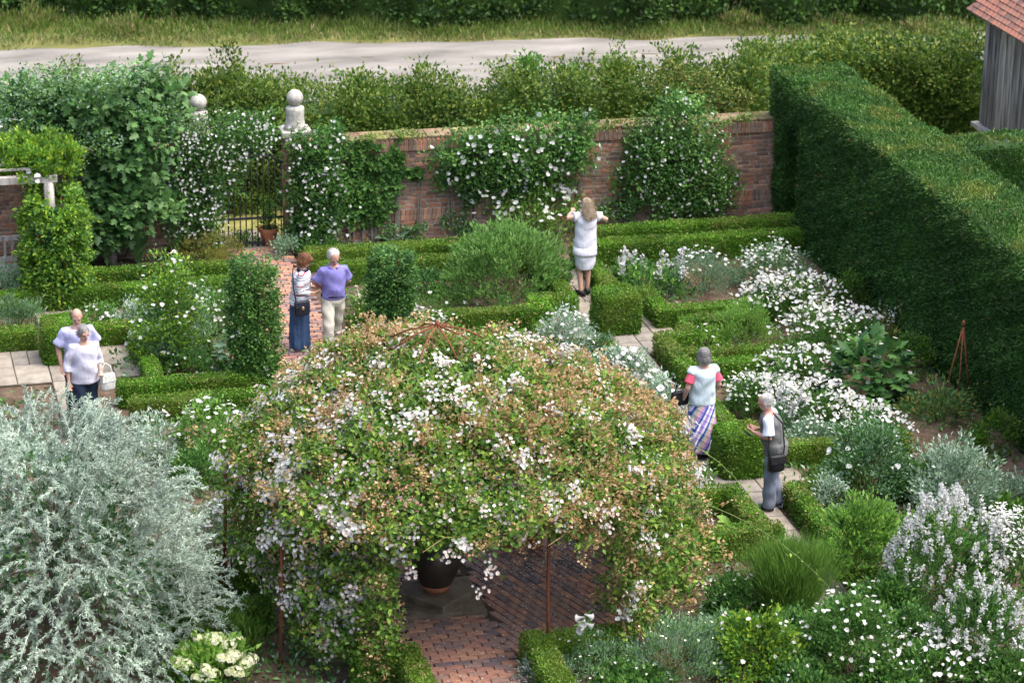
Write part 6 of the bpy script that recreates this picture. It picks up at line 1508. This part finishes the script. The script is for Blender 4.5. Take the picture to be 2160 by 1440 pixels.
bag('black handbag hanging from the arm of the lady in the patterned skirt', 'handbag', 'bag', (lw[0] - .30, lw[1] + .08, .90), 0.2, .25, .11, .2, 'black', [(-.08, 0, .08), (-.05, 0, .22), (.04, .02, .27), (.09, .02, .2), (.09, 0, .08)])
# 5 man in grey waistcoat
pose = dict(J=dict(elL=(-.23, -.02, 1.12), elR=(.23, -.02, 1.12), wrL=(-.10, -.25, 1.12), wrR=(.08, -.27, 1.14), kneeL=(-.10, -.03, .48), kneeR=(.10, -.03, .48), ankL=(-.11, .05, .08), ankR=(.10, -.03, .08)),
            lean=0.28, pitch=0.42, handL=(.3, -.7, .3), handR=(-.3, -.7, .3), palmL=(.5, 0, .8), palmR=(-.5, 0, .8), curlL=.8, curlR=.8, footL=(-.1, -1, 0))
gm = G(1628, 1077)
t, J, HM, torso, up, s = make_person('stooping man in a grey waistcoat and slate trousers looking at his hands', gm, math.radians(-118), 1.63, pose, 'skin_red', belly=0.05)
mb = MB(); torso(mb, 0.012, 1.2, 1.45)
for sd in 'LR': sleeve(mb, J, sd, 0.85, 0.02, s, 0.02)
garment(t, 'shirt', mb, 'checked')
mb = MB(); torso(mb, 0.036, .98, 1.44); stack(mb, [(0, 0.01, .82 * s, .212 * s, .175 * s), (0, 0.01, 1.0 * s, .205 * s, .168 * s)], 'skin', 24); garment(t, 'waistcoat', mb, 'grey_vest', 0.013, 0.006)
trousers(t, J, 'grey_trs', s, 0.03, flare=0.015); shoes(t, J, pose, 'navy', 'rubber'); hair_cap(t, HM, 'hair_white', 'thin')
bag('black camera bag on a strap across the back of the man in grey', 'camera_bag', 'bag', (gm[0] - .06, gm[1] - .24, .80), math.radians(8), .22, .13, .22, 'black',
    [(-.10, .0, .08), (-.12, .02, .2), (-.06, .1, .56), (.02, .2, .63), (.12, .1, .5), (.12, .02, .2), (.10, .0, .08)])
ph = MB(); add_box(ph, -.035, .035, -.07, .07, -.005, .005, 'black'); t_ = ph.build('phone'); t_.location = (gm[0] - .33, gm[1] + .14, 1.08); t_.rotation_euler = (0.3, 0.4, 0.6); tag(t_, 'small dark device in the hands of the man in grey', 'phone')
# 6, 7 couple on the left
pose = dict(J=dict(elL=(-.27, .04, 1.12), wrL=(-.25, -.06, .87), elR=(.29, .06, 1.12), wrR=(.14, .10, .92), shL=(-.185, 0, 1.375), shR=(.185, 0, 1.375)), pitch=0.42, yaw=-0.2, lean=0.05)
t, J, HM, torso, up, s = make_person('balding man in a pale lilac polo shirt behind the woman in the white top', (3.37, 38.14), 0.12, 1.69, pose, 'skin', belly=0.03)
top_garment(t, J, torso, s, 'polo', 0.82, hem=.84, grow=0.034, flare=0.03, name='polo_shirt'); trousers(t, J, 'navy', s, 0.026); shoes(t, J, pose, 'black', 'rubber'); hair_cap(t, HM, 'hair_dark', 'balding')
pose = dict(J=dict(elL=(-.26, .02, 1.10), wrL=(-.26, -.06, .84), elR=(.24, .04, 1.11), wrR=(.22, -.14, .98), kneeL=(-.10, -.10, .49), ankL=(-.10, -.10, .08)), pitch=0.25, yaw=0.25, lean=0.04, curlR=1.2)
wl_ = (3.42, 37.7)
t, J, HM, torso, up, s = make_person('grey-haired woman in a white top and navy trousers in front of the balding man', wl_, 0.15, 1.58, pose, sex='f', belly=0.04)
top_garment(t, J, torso, s, 'lilac_white', 1.45, hem=.80, grow=0.038, name='top', flare=0.012); trousers(t, J, 'navy', s, 0.024); shoes(t, J, pose, 'black', 'rubber'); hair_cap(t, HM, 'hair_grey', 'short')
bag('white handbag hanging from the arm of the woman in the white top', 'handbag', 'bag', (wl_[0] + .31, wl_[1] - .10, .80), 0.3, .2, .1, .24, 'bag_white', [(-.07, 0, .1), (-.06, .02, .22), (-.02, .03, .27), (.05, .02, .22), (.07, 0, .1)])
